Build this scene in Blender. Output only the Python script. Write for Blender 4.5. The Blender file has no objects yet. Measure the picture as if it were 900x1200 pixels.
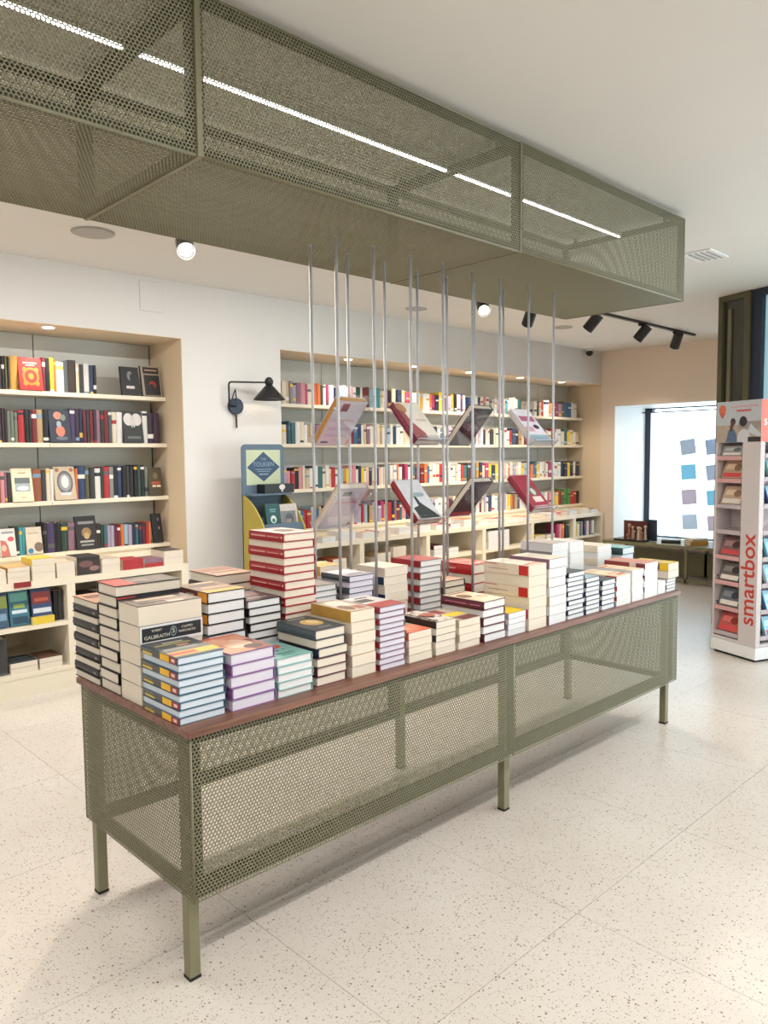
import bpy, math, random
import numpy as np
from mathutils import Matrix, Vector

S = bpy.context.scene
COL = S.collection
R = random.Random(7)

# ------------------------------------------------------------------ camera
F_PX = 891.25
CAM = np.array([-1.06066, -1.90320, 1.55])
FW = np.array([0.69228437, 0.71774067, -0.07477085])
RT = np.array([0.71923719, -0.69470171, -0.0093487])
DN = np.array([-0.05865338, -0.04730602, -0.99715692])
cd = bpy.data.cameras.new('camera')
cd.sensor_fit = 'VERTICAL'
cd.sensor_height = 36.0
cd.lens = F_PX / 1200 * 36.0
cam = bpy.data.objects.new('camera', cd)
COL.objects.link(cam)
m = Matrix.Identity(4)
for i in range(3):
    m[i][0] = RT[i]; m[i][1] = -DN[i]; m[i][2] = -FW[i]; m[i][3] = CAM[i]
cam.matrix_world = m
S.camera = cam

def at(u, v, ax, val):
    """pixel (900x1200) -> point where its ray meets the plane ax=val"""
    w = FW + (u - 450) / F_PX * RT + (v - 600) / F_PX * DN
    t = (val - CAM[ax]) / w[ax]
    return CAM + t * w

# ------------------------------------------------------------------ world, exposure, large lights
world = bpy.data.worlds.new('daylight')
S.world = world
world.use_nodes = True
bg = world.node_tree.nodes['Background']
bg.inputs['Color'].default_value = (0.86, 0.94, 1.0, 1)
bg.inputs['Strength'].default_value = 6.0
S.view_settings.view_transform = 'Standard'
S.view_settings.look = 'None'
S.view_settings.gamma = 1.0
S.view_settings.use_curve_mapping = False
S.view_settings.exposure = 0.12

LED_STRIP = 14.0        # emission of the strip in the canopy
LED_ROW = 105.0         # watts, long ceiling LED rows behind the camera
SPOT_W = 110.0
NICHE_W = 26.0
WARM = (1.0, 0.86, 0.68)
NEUTRAL = (1.0, 0.965, 0.92)

def area_light(name, loc, sx, sy, power, color, rot=(0, 0, 0)):
    l = bpy.data.lights.new(name, 'AREA')
    l.shape = 'RECTANGLE'; l.size = sx; l.size_y = sy; l.energy = power; l.color = color
    o = bpy.data.objects.new(name, l); COL.objects.link(o)
    o.location = loc; o.rotation_euler = rot
    return o
# ceiling LED rows, the farther one added unseen as fill (fixtures built below at the same places)
LED_ROWS = [(-1.57, -3.4, 4.0, 1.0), (-4.4, -3.4, 3.0, 0.35)]
for (y, x0, x1, pw) in LED_ROWS:
    area_light('led_row_light', ((x0 + x1) / 2, y, 2.835), x1 - x0, 0.05, LED_ROW * pw, NEUTRAL)

# unseen LED row added to brighten the back wall, aimed down to suit the table's shadow (fixture below)
WASH = (2.0, -2.6, 3.4)
wl = area_light('added_wash_light', ((WASH[1] + WASH[2]) / 2, WASH[0], 2.80), WASH[2] - WASH[1], 0.06, 85.0, NEUTRAL, (math.radians(8), 0, 0))

# ------------------------------------------------------------------ helpers
def lin(c):
    return tuple(((x / 255) / 12.92 if x / 255 <= 0.04045 else ((x / 255 + 0.055) / 1.055) ** 2.4) for x in c)

def tag(o, label=None, cat=None, group=None, kind=None):
    if label: o['label'] = label
    if cat: o['category'] = cat
    if group: o['group'] = group
    if kind: o['kind'] = kind
    return o

class MB:
    def __init__(s):
        s.v = []; s.f = []; s.m = []
    def add(s, vs, fs, mi=0):
        b = len(s.v); s.v += [tuple(x) for x in vs]
        for f in fs:
            s.f.append(tuple(b + i for i in f)); s.m.append(mi)
        return s
    def box(s, x0, x1, y0, y1, z0, z1, mi=0):
        vs = [(x0, y0, z0), (x1, y0, z0), (x1, y1, z0), (x0, y1, z0), (x0, y0, z1), (x1, y0, z1), (x1, y1, z1), (x0, y1, z1)]
        return s.add(vs, [(3, 2, 1, 0), (4, 5, 6, 7), (0, 1, 5, 4), (1, 2, 6, 5), (2, 3, 7, 6), (3, 0, 4, 7)], mi)
    def bar(s, p0, p1, r0, r1=None, n=10, mi=0, caps=True):
        r1 = r0 if r1 is None else r1
        p0 = Vector(p0); p1 = Vector(p1); d = (p1 - p0).normalized()
        a = d.orthogonal().normalized(); b = d.cross(a)
        vs = []
        for p, r in ((p0, r0), (p1, r1)):
            for k in range(n):
                t = 2 * math.pi * k / n
                vs.append(p + a * (r * math.cos(t)) + b * (r * math.sin(t)))
        fs = [(k, (k + 1) % n, n + (k + 1) % n, n + k) for k in range(n)]
        if caps:
            fs += [tuple(range(n - 1, -1, -1)), tuple(range(n, 2 * n))]
        return s.add(vs, fs, mi)
    def ball(s, c, r, n=10, mi=0, sz=1.0):
        vs = []; fs = []
        for i in range(n + 1):
            t = math.pi * i / n
            for k in range(n):
                p = 2 * math.pi * k / n
                vs.append((c[0] + r * math.sin(t) * math.cos(p), c[1] + r * math.sin(t) * math.sin(p), c[2] + sz * r * math.cos(t)))
        for i in range(n):
            for k in range(n):
                fs.append((i * n + k, (i + 1) * n + k, (i + 1) * n + (k + 1) % n, i * n + (k + 1) % n))
        return s.add(vs, fs, mi)
    def prism(s, pts, d, mi=0):
        """extrude polygon (list of 3-D points) along vector d"""
        n = len(pts); d = Vector(d)
        vs = [Vector(p) for p in pts] + [Vector(p) + d for p in pts]
        fs = [tuple(range(n - 1, -1, -1)), tuple(range(n, 2 * n))] + [(k, (k + 1) % n, n + (k + 1) % n, n + k) for k in range(n)]
        return s.add(vs, fs, mi)
    def mesh(s, name, mats=(), smooth=False):
        me = bpy.data.meshes.new(name)
        me.from_pydata(s.v, [], s.f)
        for mt in mats: me.materials.append(mt)
        if any(s.m): me.polygons.foreach_set('material_index', s.m)
        if smooth: me.polygons.foreach_set('use_smooth', [True] * len(s.f))
        me.update()
        return me

def obj(name, me, parent=None, loc=(0, 0, 0), rz=0, color=None):
    o = bpy.data.objects.new(name, me); COL.objects.link(o)
    if parent: o.parent = parent
    o.location = loc
    if rz: o.rotation_euler = (0, 0, rz)
    if color: o.color = (*color, 1)
    return o

def empty(name, loc=(0, 0, 0), rz=0):
    o = bpy.data.objects.new(name, None); COL.objects.link(o)
    o.location = loc; o.rotation_euler = (0, 0, rz); o.empty_display_size = 0.05
    return o

def boxes(name, mat, parent, *bs, **kw):
    mb = MB()
    for b in bs: mb.box(*b)
    return obj(name, mb.mesh(name, [mat]), parent, **kw)

def bevel(o, w=0.002, seg=1):
    md = o.modifiers.new('edge', 'BEVEL'); md.width = w; md.segments = seg; md.limit_method = 'ANGLE'
    return o

# ------------------------------------------------------------------ materials
def mat(name, color=(200, 200, 200), rough=0.5, metal=0.0, emit=None, estr=0.0, spec=0.5, noise=0.0, nscale=5.0, bump=0.0, bscale=200.0):
    mt = bpy.data.materials.new(name); mt.use_nodes = True
    nt = mt.node_tree; b = nt.nodes['Principled BSDF']
    c = lin(color)
    b.inputs['Base Color'].default_value = (*c, 1)
    b.inputs['Roughness'].default_value = rough
    b.inputs['Metallic'].default_value = metal
    b.inputs['Specular IOR Level'].default_value = spec
    if emit:
        b.inputs['Emission Color'].default_value = (*emit, 1); b.inputs['Emission Strength'].default_value = estr
    if noise or bump:
        tc = nt.nodes.new('ShaderNodeTexCoord')
    if noise:
        n = nt.nodes.new('ShaderNodeTexNoise'); n.inputs['Scale'].default_value = nscale; n.inputs['Detail'].default_value = 4
        nt.links.new(tc.outputs['Object'], n.inputs['Vector'])
        rp = nt.nodes.new('ShaderNodeValToRGB')
        rp.color_ramp.elements[0].position = 0.3; rp.color_ramp.elements[1].position = 0.7
        rp.color_ramp.elements[0].color = (*[x * (1 - noise) for x in c], 1)
        rp.color_ramp.elements[1].color = (*[min(1, x * (1 + noise)) for x in c], 1)
        nt.links.new(n.outputs['Fac'], rp.inputs['Fac']); nt.links.new(rp.outputs['Color'], b.inputs['Base Color'])
    if bump:
        n2 = nt.nodes.new('ShaderNodeTexNoise'); n2.inputs['Scale'].default_value = bscale
        nt.links.new(tc.outputs['Object'], n2.inputs['Vector'])
        bp = nt.nodes.new('ShaderNodeBump'); bp.inputs['Strength'].default_value = bump; bp.inputs['Distance'].default_value = 0.002
        nt.links.new(n2.outputs['Fac'], bp.inputs['Height']); nt.links.new(bp.outputs['Normal'], b.inputs['Normal'])
    return mt

_cm = {}
def cmat(c, rough=0.5):
    c = tuple(int(x) for x in c)
    if (c, rough) not in _cm:
        _cm[(c, rough)] = mat('print_colour', c, rough, noise=0.06, nscale=30)
    return _cm[(c, rough)]

M_WALL = mat('wall_paint_white', (222, 219, 215), 0.75, noise=0.015, nscale=1.5, bump=0.05)
M_CEIL = mat('ceiling_paint', (226, 223, 217), 0.8, noise=0.015, nscale=1.2)
M_BEIGE = mat('wall_paint_beige', (232, 217, 202), 0.75, noise=0.015, nscale=1.5, bump=0.05)
M_JAMB = mat('alcove_paint_cream', (225, 207, 180), 0.7, noise=0.015, nscale=2)
M_BACKP = mat('back_panel_laminate', (206, 208, 202), 0.5, noise=0.01, nscale=3)
M_SHELF = mat('shelf_lacquer_cream', (236, 226, 205), 0.4, noise=0.01, nscale=3)
M_DARKGAP = mat('dark_joint', (60, 52, 48), 0.8, noise=0.05)
M_OLIVE = mat('olive_powder_coat', (126, 122, 93), 0.42, metal=0.0, spec=0.6, noise=0.03, nscale=6, bump=0.04, bscale=900)
M_OLIVE_SHADE = mat('olive_frame_shade', (66, 66, 50), 0.5, noise=0.04, nscale=6)  # olive of the sheets, darkened to paint in the shade behind their holes
M_BLACK = mat('black_lacquer', (24, 24, 26), 0.4, noise=0.05)
M_STEEL = mat('satin_steel', (186, 188, 193), 0.45, metal=0.3, noise=0.04, nscale=40)
M_ALU = mat('aluminium_profile', (190, 190, 188), 0.4, metal=0.9, noise=0.03)
M_FOOT = mat('black_rubber', (22, 22, 22), 0.7, noise=0.05)
M_WHITE = mat('white_plastic', (232, 232, 230), 0.4, noise=0.01)
M_GREY = mat('speaker_grille', (176, 172, 166), 0.7, noise=0.06, nscale=300)
M_NAVYMETAL = mat('navy_lacquer', (30, 42, 62), 0.45, noise=0.04)
M_LAMPON = mat('lamp_lens_lit', (255, 250, 240), 0.5, emit=(1.0, 0.93, 0.82), estr=14.0)
M_LED = mat('led_diffuser', (255, 255, 255), 0.5, emit=(1.0, 0.97, 0.92), estr=LED_STRIP)

def wood_mat():
    mt = mat('walnut_top', (122, 84, 68), 0.45)
    nt = mt.node_tree; b = nt.nodes['Principled BSDF']
    tc = nt.nodes.new('ShaderNodeTexCoord'); mp = nt.nodes.new('ShaderNodeMapping')
    mp.inputs['Scale'].default_value = (1.2, 26, 26)
    n = nt.nodes.new('ShaderNodeTexNoise'); n.inputs['Scale'].default_value = 3; n.inputs['Detail'].default_value = 8
    rp = nt.nodes.new('ShaderNodeValToRGB')
    rp.color_ramp.elements[0].position = 0.32; rp.color_ramp.elements[0].color = (*lin((96, 62, 50)), 1)
    rp.color_ramp.elements[1].position = 0.68; rp.color_ramp.elements[1].color = (*lin((140, 98, 80)), 1)
    nt.links.new(tc.outputs['Object'], mp.inputs['Vector']); nt.links.new(mp.outputs['Vector'], n.inputs['Vector'])
    nt.links.new(n.outputs['Fac'], rp.inputs['Fac']); nt.links.new(rp.outputs['Color'], b.inputs['Base Color'])
    return mt
M_WOOD = wood_mat()

def terrazzo():
    mt = mat('terrazzo', (222, 214, 202), 0.28, spec=0.45)
    nt = mt.node_tree; b = nt.nodes['Principled BSDF']; L = nt.links
    tc = nt.nodes.new('ShaderNodeTexCoord')
    gm = nt.nodes.new('ShaderNodeNewGeometry')
    base = nt.nodes.new('ShaderNodeTexNoise'); base.inputs['Scale'].default_value = 1.6; base.inputs['Detail'].default_value = 5
    L.new(gm.outputs['Position'], base.inputs['Vector'])
    rp = nt.nodes.new('ShaderNodeValToRGB')
    rp.color_ramp.elements[0].position = 0.3; rp.color_ramp.elements[0].color = (*lin((212, 204, 194)), 1)
    rp.color_ramp.elements[1].position = 0.7; rp.color_ramp.elements[1].color = (*lin((222, 215, 207)), 1)
    L.new(base.outputs['Fac'], rp.inputs['Fac'])
    prev = rp.outputs['Color']
    for (sc, rmax, keep, cols) in ((95, 0.36, 0.58, ((122, 96, 76), (84, 74, 66), (158, 126, 98))), (190, 0.40, 0.50, ((134, 112, 92), (104, 94, 84), (170, 146, 122))), (48, 0.20, 0.80, ((104, 80, 64), (72, 66, 60), (150, 116, 88)))):
        vo = nt.nodes.new('ShaderNodeTexVoronoi'); vo.inputs['Scale'].default_value = sc
        # warp so that chips are irregular
        nz = nt.nodes.new('ShaderNodeTexNoise'); nz.inputs['Scale'].default_value = sc * 2.0
        L.new(gm.outputs['Position'], nz.inputs['Vector'])
        mx = nt.nodes.new('ShaderNodeMixRGB'); mx.inputs['Fac'].default_value = 0.25 / sc
        L.new(gm.outputs['Position'], mx.inputs['Color1']); L.new(nz.outputs['Color'], mx.inputs['Color2'])
        L.new(mx.outputs['Color'], vo.inputs['Vector'])
        sep = nt.nodes.new('ShaderNodeSeparateColor'); L.new(vo.outputs['Color'], sep.inputs['Color'])
        # radius varies per cell; only a share of the cells holds a chip
        mr = nt.nodes.new('ShaderNodeMapRange'); mr.inputs['From Min'].default_value = keep; mr.inputs['From Max'].default_value = 1.0
        mr.inputs['To Min'].default_value = 0.0; mr.inputs['To Max'].default_value = rmax
        L.new(sep.outputs['Red'], mr.inputs['Value'])
        lt = nt.nodes.new('ShaderNodeMath'); lt.operation = 'LESS_THAN'
        L.new(vo.outputs['Distance'], lt.inputs[0]); L.new(mr.outputs['Result'], lt.inputs[1])
        cr = nt.nodes.new('ShaderNodeValToRGB'); cr.color_ramp.interpolation = 'CONSTANT'
        cr.color_ramp.elements[0].color = (*lin(cols[0]), 1)
        e = cr.color_ramp.elements[1]; e.position = 0.4; e.color = (*lin(cols[1]), 1)
        e = cr.color_ramp.elements.new(0.7); e.color = (*lin(cols[2]), 1)
        L.new(sep.outputs['Green'], cr.inputs['Fac'])
        m2 = nt.nodes.new('ShaderNodeMixRGB')
        fa = nt.nodes.new('ShaderNodeMath'); fa.operation = 'MULTIPLY'; fa.inputs[1].default_value = 0.85
        L.new(lt.outputs[0], fa.inputs[0]); L.new(fa.outputs[0], m2.inputs['Fac'])
        L.new(prev, m2.inputs['Color1']); L.new(cr.outputs['Color'], m2.inputs['Color2'])
        prev = m2.outputs['Color']
    L.new(prev, b.inputs['Base Color'])
    return mt
M_TERRAZZO = terrazzo()
M_GROUT = mat('floor_joint', (182, 172, 160), 0.8, noise=0.05)

def info_mat(name, rough, stripes=False):
    """colour comes from the object's own colour (each book its own)"""
    mt = mat(name, (200, 200, 200), rough)
    nt = mt.node_tree; b = nt.nodes['Principled BSDF']; L = nt.links
    oi = nt.nodes.new('ShaderNodeObjectInfo')
    tc = nt.nodes.new('ShaderNodeTexCoord')
    mx = nt.nodes.new('ShaderNodeMixRGB'); mx.blend_type = 'MULTIPLY'; mx.inputs['Fac'].default_value = 1
    n = nt.nodes.new('ShaderNodeTexNoise')
    mp = nt.nodes.new('ShaderNodeMapping')
    mp.inputs['Scale'].default_value = (3, 3, 900) if stripes else (25, 25, 25)
    L.new(tc.outputs['Object'], mp.inputs['Vector']); L.new(mp.outputs['Vector'], n.inputs['Vector'])
    n.inputs['Scale'].default_value = 1.0
    rp = nt.nodes.new('ShaderNodeValToRGB')
    lo = 0.90 if stripes else 0.88
    rp.color_ramp.elements[0].position = 0.3; rp.color_ramp.elements[0].color = (lo, lo, lo, 1)
    rp.color_ramp.elements[1].position = 0.65; rp.color_ramp.elements[1].color = (1, 1, 1, 1)
    L.new(n.outputs['Fac'], rp.inputs['Fac'])
    L.new(oi.outputs['Color'], mx.inputs['Color1']); L.new(rp.outputs['Color'], mx.inputs['Color2'])
    L.new(mx.outputs['Color'], b.inputs['Base Color'])
    return mt
M_COVER = info_mat('book_cover', 0.42)
M_PAGES = info_mat('paper_edges', 0.85, True)

def accent_mat():
    mt = mat('book_accent', (220, 220, 210), 0.45)
    nt = mt.node_tree; b = nt.nodes['Principled BSDF']
    oi = nt.nodes.new('ShaderNodeObjectInfo'); rp = nt.nodes.new('ShaderNodeValToRGB'); rp.color_ramp.interpolation = 'CONSTANT'
    cols = [(226, 222, 214), (214, 178, 96), (176, 44, 44), (40, 44, 58), (236, 232, 226), (120, 150, 170), (230, 190, 60), (90, 90, 92)]
    rp.color_ramp.elements[0].color = (*lin(cols[0]), 1)
    rp.color_ramp.elements[1].position = 1 / 8; rp.color_ramp.elements[1].color = (*lin(cols[1]), 1)
    for i in range(2, 8):
        e = rp.color_ramp.elements.new(i / 8); e.color = (*lin(cols[i]), 1)
    nt.links.new(oi.outputs['Random'], rp.inputs['Fac']); nt.links.new(rp.outputs['Color'], b.inputs['Base Color'])
    return mt
M_ACCENT = accent_mat()
M_PAPER = mat('paper_cream', (226, 214, 194), 0.85, noise=0.04, nscale=60)

def clear_mat(name, tint=(1, 1, 1), gloss=0.12, rough=0.05):
    mt = bpy.data.materials.new(name); mt.use_nodes = True
    nt = mt.node_tree; nt.nodes.clear()
    out = nt.nodes.new('ShaderNodeOutputMaterial'); mx = nt.nodes.new('ShaderNodeMixShader')
    tr = nt.nodes.new('ShaderNodeBsdfTransparent'); tr.inputs['Color'].default_value = (*tint, 1)
    gl = nt.nodes.new('ShaderNodeBsdfGlossy'); gl.inputs['Roughness'].default_value = rough; gl.inputs['Color'].default_value = (0.9, 0.9, 0.9, 1)
    mx.inputs['Fac'].default_value = gloss
    nt.links.new(tr.outputs[0], mx.inputs[1]); nt.links.new(gl.outputs[0], mx.inputs[2]); nt.links.new(mx.outputs[0], out.inputs['Surface'])
    return mt
M_ACRYLIC = clear_mat('clear_acrylic', (0.93, 0.94, 0.96), 0.12, 0.08)
M_GLASS = clear_mat('window_glass', (0.93, 0.97, 0.98), 0.06, 0.02)

# ------------------------------------------------------------------ the room
ZC = 2.90; YW = 3.50; YB = 4.02; XR = 8.25; NT = 2.47
N1 = (0.115, 1.98); N2 = (2.92, XR)
XL, YF = -5.0, -6.0

floor = obj('floor', MB().box(XL - .1, 9.4, YF - .1, 4.2, -0.06, -0.004).mesh('floor', [M_GROUT]))
tag(floor, kind='structure')
tm = MB()
TS = 0.7985
h = TS / 2 - 0.0009
tm.box(-h, h, -h, h, -0.012, 0.0)
tile_me = tm.mesh('tile', [M_TERRAZZO])
tx0 = 1.105 + TS / 2; ty0 = -0.578 + TS / 2
for i in range(-8, 10):
    for j in range(-7, 6):
        x = tx0 + i * TS; y = ty0 + j * TS
        if x - h < XL - .1 or y - h < YF - .1 or y + h > 4.25 or x + h > 9.45: continue
        obj('tile', tile_me, floor, (x, y, 0))

ceiling = obj('ceiling', MB().box(XL - .1, 9.4, YF - .1, 4.2, ZC, ZC + 0.08).mesh('ceiling', [M_CEIL])); tag(ceiling, kind='structure')

wb = MB()
wb.box(XL, N1[0], YW, YB + .1, 0, ZC); wb.box(N1[0], N1[1], YW, YB + .1, NT, ZC)
wb.box(N1[1], N2[0], YW, YB + .1, 0, ZC); wb.box(N2[0], XR, YW, YB + .1, NT, ZC)
wall_back = obj('wall_back', wb.mesh('wall_back', [M_WALL])); tag(wall_back, kind='structure')
# cream lining of the alcoves: jambs and soffits
for (a, b_) in (N1, N2):
    boxes('alcove_lining', M_JAMB, wall_back, (a, a + .004, YW + .002, YB, 0, NT), (b_ - .004, b_, YW + .002, YB, 0, NT), (a, b_, YW + .002, YB, NT - .004, NT))
    boxes('alcove_backing', M_DARKGAP, wall_back, (a, b_, YB + .012, YB + .02, 0, NT))
def back_panels(xs):
    for a, b_ in zip(xs[:-1], xs[1:]):
        boxes('back_panel', M_BACKP, wall_back, (a + .004, b_ - (.016 if b_ == xs[-1] else .004), YB - .004, YB + .012, 0, NT - .006))
B1 = [N1[0], 1.045, N1[1]]
B2 = [N2[0] + .01, 3.80, 4.73, 5.66, 6.59, 7.52, XR]
back_panels(B1); back_panels(B2)
# access panel in the wall
boxes('access_panel', M_WALL, wall_back, (1.645, 1.83, YW - .004, YW + .002, 2.645, 2.865))
boxes('access_panel_joint', M_GREY, wall_back, (1.643, 1.832, YW - .0012, YW + .002, 2.643, 2.867))

# right wall with the deep window bay
WY0, WY1, WZ0, WZ1, WX = 1.15, 3.30, 0.36, 2.17, 9.12
wr = MB()
wr.box(XR, WX + .12, WY1, YB + .1, 0, ZC)
wr.box(XR, WX + .12, 0.85, WY0, 0, ZC)
wr.box(XR, WX + .12, WY0, WY1, WZ1, ZC); wr.box(XR, WX + .12, WY0, WY1, 0, WZ0)
wall_right = obj('wall_right', wr.mesh('wall_right', [M_BEIGE])); tag(wall_right, kind='structure')
boxes('window_reveal', M_WHITE, wall_right, (XR - .002, WX, WY1 - .004, WY1, WZ0, WZ1), (XR - .002, WX, WY0, WY0 + .004, WZ0, WZ1), (XR - .002, WX, WY0, WY1, WZ1 - .004, WZ1), (XR - .002, WX, WY0, WY1, WZ0, WZ0 + .004))
window = empty('window_1', (WX, (WY0 + WY1) / 2, WZ0)); tag(window, kind='structure')
def wpart(n, mt, *bs): return boxes(n, mt, window, *[(b[0] - WX, b[1] - WX, b[2] - (WY0 + WY1) / 2, b[3] - (WY0 + WY1) / 2, b[4] - WZ0, b[5] - WZ0) for b in bs])
wpart('window_frame', M_NAVYMETAL, (WX - .03, WX + .05, WY1 - .11, WY1 - .004, WZ0, WZ1), (WX - .03, WX + .05, WY0 + .004, WY0 + .1, WZ0, WZ1), (WX - .03, WX + .05, WY0, WY1, WZ1 - .02, WZ1 - .004), (WX - .03, WX + .05, WY0, WY1, WZ0 + .004, WZ0 + .06))
wpart('pane', M_GLASS, (WX + .005, WX + .012, WY0 + .1, WY1 - .11, WZ0 + .06, WZ1 - .02))
wpart('hanging_rail', M_NAVYMETAL, (WX - .16, WX - .145, WY0 + .02, WY1 - .02, WZ1 - .075, WZ1 - .06))

# diagonal shop front at the right edge, behind the stand
DG = math.atan2(-.93, -.37)          # direction along the front, towards the viewer's right
PX, PY = 5.79, 0.965
def front(name, rz=DG): return empty(name, (PX, PY, 0), rz)
# wall that closes the room between the pillar and the window wall
tag(boxes('wall_recess', M_BEIGE, None, (5.95, XR, 0.85, 0.95, 0, ZC)), kind='structure')
# local: x along the front, y = towards outside (+y is left of direction => away from room is +y or -y)
M_PIL = mat('pillar_dark_olive', (84, 80, 58), 0.4, noise=.05)
pil = front('pillar')
tag(pil, 'olive metal clad pillar with dark glass inset behind the gift box stand', 'pillar')
SG = 1
boxes('frame_post', M_PIL, pil, (.035, .085, 0, .34, 0, ZC - .002))
boxes('frame_post', M_PIL, pil, (.315, .375, 0, .34, 0, ZC - .002))
boxes('frame_rail', M_PIL, pil, (.085, .315, 0, .34, ZC - .05, ZC - .002))
boxes('dark_inset', mat('smoked_glass', (58, 56, 44), 0.12, spec=0.8, noise=0.1, nscale=2), pil, (.085, .315, .03, .33, 0, ZC - .05))
boxes('inset_rail', mat('inset_trim', (112, 106, 84), 0.4), pil, (.13, .165, .012, .03, .1, ZC - .12))
sf = front('wall_shopfront'); tag(sf, kind='structure')
boxes('mullion', M_NAVYMETAL, sf, (.377, .475, .02, .06, 0, ZC - .002), (2.9, 3.0, .02, .10, 0, ZC - .002), (5.4, 5.5, .02, .1, 0, ZC - .002))
boxes('head_rail', M_NAVYMETAL, sf, (.475, 2.9, .02, .10, ZC - .06, ZC - .002), (3.0, 5.4, .02, .1, ZC - .06, ZC - .002))
boxes('sill_rail', M_NAVYMETAL, sf, (.475, 2.9, .02, .10, 0.0, .08), (3.0, 5.4, .02, .1, 0.0, .08))
boxes('pane', M_GLASS, sf, (.475, 2.9, .055, .062, .08, ZC - .06)); boxes('pane', M_GLASS, sf, (3.0, 5.4, .055, .062, .08, ZC - .06))

# walls behind the viewer close the shop
ex = PX + math.cos(DG) * 5.5; ey = PY + math.sin(DG) * 5.5
tag(boxes('wall_left', M_WALL, None, (XL - .1, XL, YF, YB + .1, 0, ZC)), kind='structure')
tag(boxes('wall_front', M_WALL, None, (XL, ex + .1, YF - .1, YF, 0, ZC)), kind='structure')
tag(boxes('wall_corner', M_WALL, None, (ex, ex + .1, YF, ey, 0, ZC)), kind='structure')

# ------------------------------------------------------------------ perforated sheets
PITCH = 0.012; HOLE_R = 0.0050
_perf = {}
def perf_mesh(w, hgt, t=0.002):
    """perforated sheet in the local x (0..w) / z (0..hgt) plane, thickness along +y, real hexagonally packed holes"""
    key = (round(w, 4), round(hgt, 4))
    if key in _perf: return _perf[key]
    rim = 0.0004; dz = PITCH * math.sqrt(3) / 2; RR = PITCH / math.sqrt(3)
    cs = []
    nz = int((hgt - 2 * rim - 2 * RR) / dz) + 1
    z0 = (hgt - (nz - 1) * dz) / 2
    nx = int((w - 2 * rim - PITCH * 1.5) / PITCH) + 1
    x0 = (w - (nx - 1) * PITCH - PITCH / 2) / 2
    for k in range(nz):
        off = (k % 2) * PITCH / 2
        cs.append(np.stack([x0 + off + np.arange(nx) * PITCH, np.full(nx, z0 + k * dz)], 1))
    cs = np.concatenate(cs); n = len(cs)
    ang = np.radians(90 + 60 * np.arange(6))
    ring = np.stack([np.cos(ang), np.sin(ang)], 1)
    outer = cs[:, None, :] + ring[None] * RR; inner = cs[:, None, :] + ring[None] * HOLE_R
    v = np.zeros((n, 24, 3), np.float32)
    for s_, (arr, y) in enumerate(((outer, 0), (inner, 0), (outer, t), (inner, t))):
        v[:, s_ * 6:s_ * 6 + 6, 0] = arr[:, :, 0]; v[:, s_ * 6:s_ * 6 + 6, 1] = y; v[:, s_ * 6:s_ * 6 + 6, 2] = arr[:, :, 1]
    q = []
    for k in range(6):
        j = (k + 1) % 6
        q.append((k, j, 6 + j, 6 + k)); q.append((12 + j, 12 + k, 18 + k, 18 + j)); q.append((6 + k, 6 + j, 18 + j, 18 + k))
    q = np.array(q, np.int32)
    faces = (np.arange(n, dtype=np.int32)[:, None, None] * 24 + q[None]).reshape(-1, 4)
    v = v.reshape(-1, 3)
    # solid rim strips
    e = 0.0003
    rb = MB()
    sx = x0 - PITCH * .25; sz = z0 - RR * .75
    rb.box(0, sx, -e, t + e, 0, hgt); rb.box(w - sx, w, -e, t + e, 0, hgt); rb.box(sx, w - sx, -e, t + e, 0, sz); rb.box(sx, w - sx, -e, t + e, hgt - sz, hgt)
    rv = np.array(rb.v, np.float32); rf = np.array(rb.f, np.int32) + len(v)
    v = np.concatenate([v, rv]); faces = np.concatenate([faces, rf])
    me = bpy.data.meshes.new('perforated_sheet')
    me.vertices.add(len(v)); me.vertices.foreach_set('co', v.ravel())
    me.loops.add(faces.size); me.loops.foreach_set('vertex_index', faces.ravel())
    me.polygons.add(len(faces)); me.polygons.foreach_set('loop_start', np.arange(len(faces), dtype=np.int32) * 4)
    me.update(calc_edges=True); me.materials.append(M_OLIVE)
    _perf[key] = me
    return me

# ------------------------------------------------------------------ the display table
TL, TW, TH, TB = 3.07, 0.756, 0.753, 0.26
TT = 0.775
table = empty('display_table', (TL / 2, TW / 2, 0))
tag(table, 'long olive perforated metal table with a dark wooden top stacked with books', 'table')
def tpart(n, mt, *bs, **k): return boxes(n, mt, table, *[(b[0] - TL / 2, b[1] - TL / 2, b[2] - TW / 2, b[3] - TW / 2, b[4], b[5]) for b in bs], **k)
bevel(tpart('table_top', M_WOOD, (-.012, TL + .012, -.012, TW + .012, TH, TT)), .0025, 2)
for x in (0.003, 1.525, TL - .039):
    for y in (0.043, TW - .079):
        l = bevel(tpart('leg', M_OLIVE, (x, x + .036, y, y + .036, .008, TH)), .0015)
        boxes('foot_cap', M_FOOT, l, (x - TL / 2 - .0008, x - TL / 2 + .0368, y - TW / 2 - .0008, y - TW / 2 + .0368, 0, .009))
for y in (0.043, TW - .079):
    tpart('rail', M_OLIVE_SHADE, (.039, 1.525, y, y + .036, TH - .04, TH)); tpart('rail', M_OLIVE_SHADE, (1.561, TL - .039, y, y + .036, TH - .04, TH))
    tpart('rail', M_OLIVE_SHADE, (.039, 1.525, y + .004, y + .034, TB + .002, TB + .03)); tpart('rail', M_OLIVE_SHADE, (1.561, TL - .039, y + .004, y + .034, TB + .002, TB + .03))
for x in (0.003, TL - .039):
    tpart('rail', M_OLIVE_SHADE, (x, x + .036, .079, TW - .079, TH - .04, TH)); tpart('rail', M_OLIVE_SHADE, (x + .003, x + .033, .079, TW - .079, TB + .002, TB + .03))
hw = TL / 2
pm_ = perf_mesh(hw, TH - TB)
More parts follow.
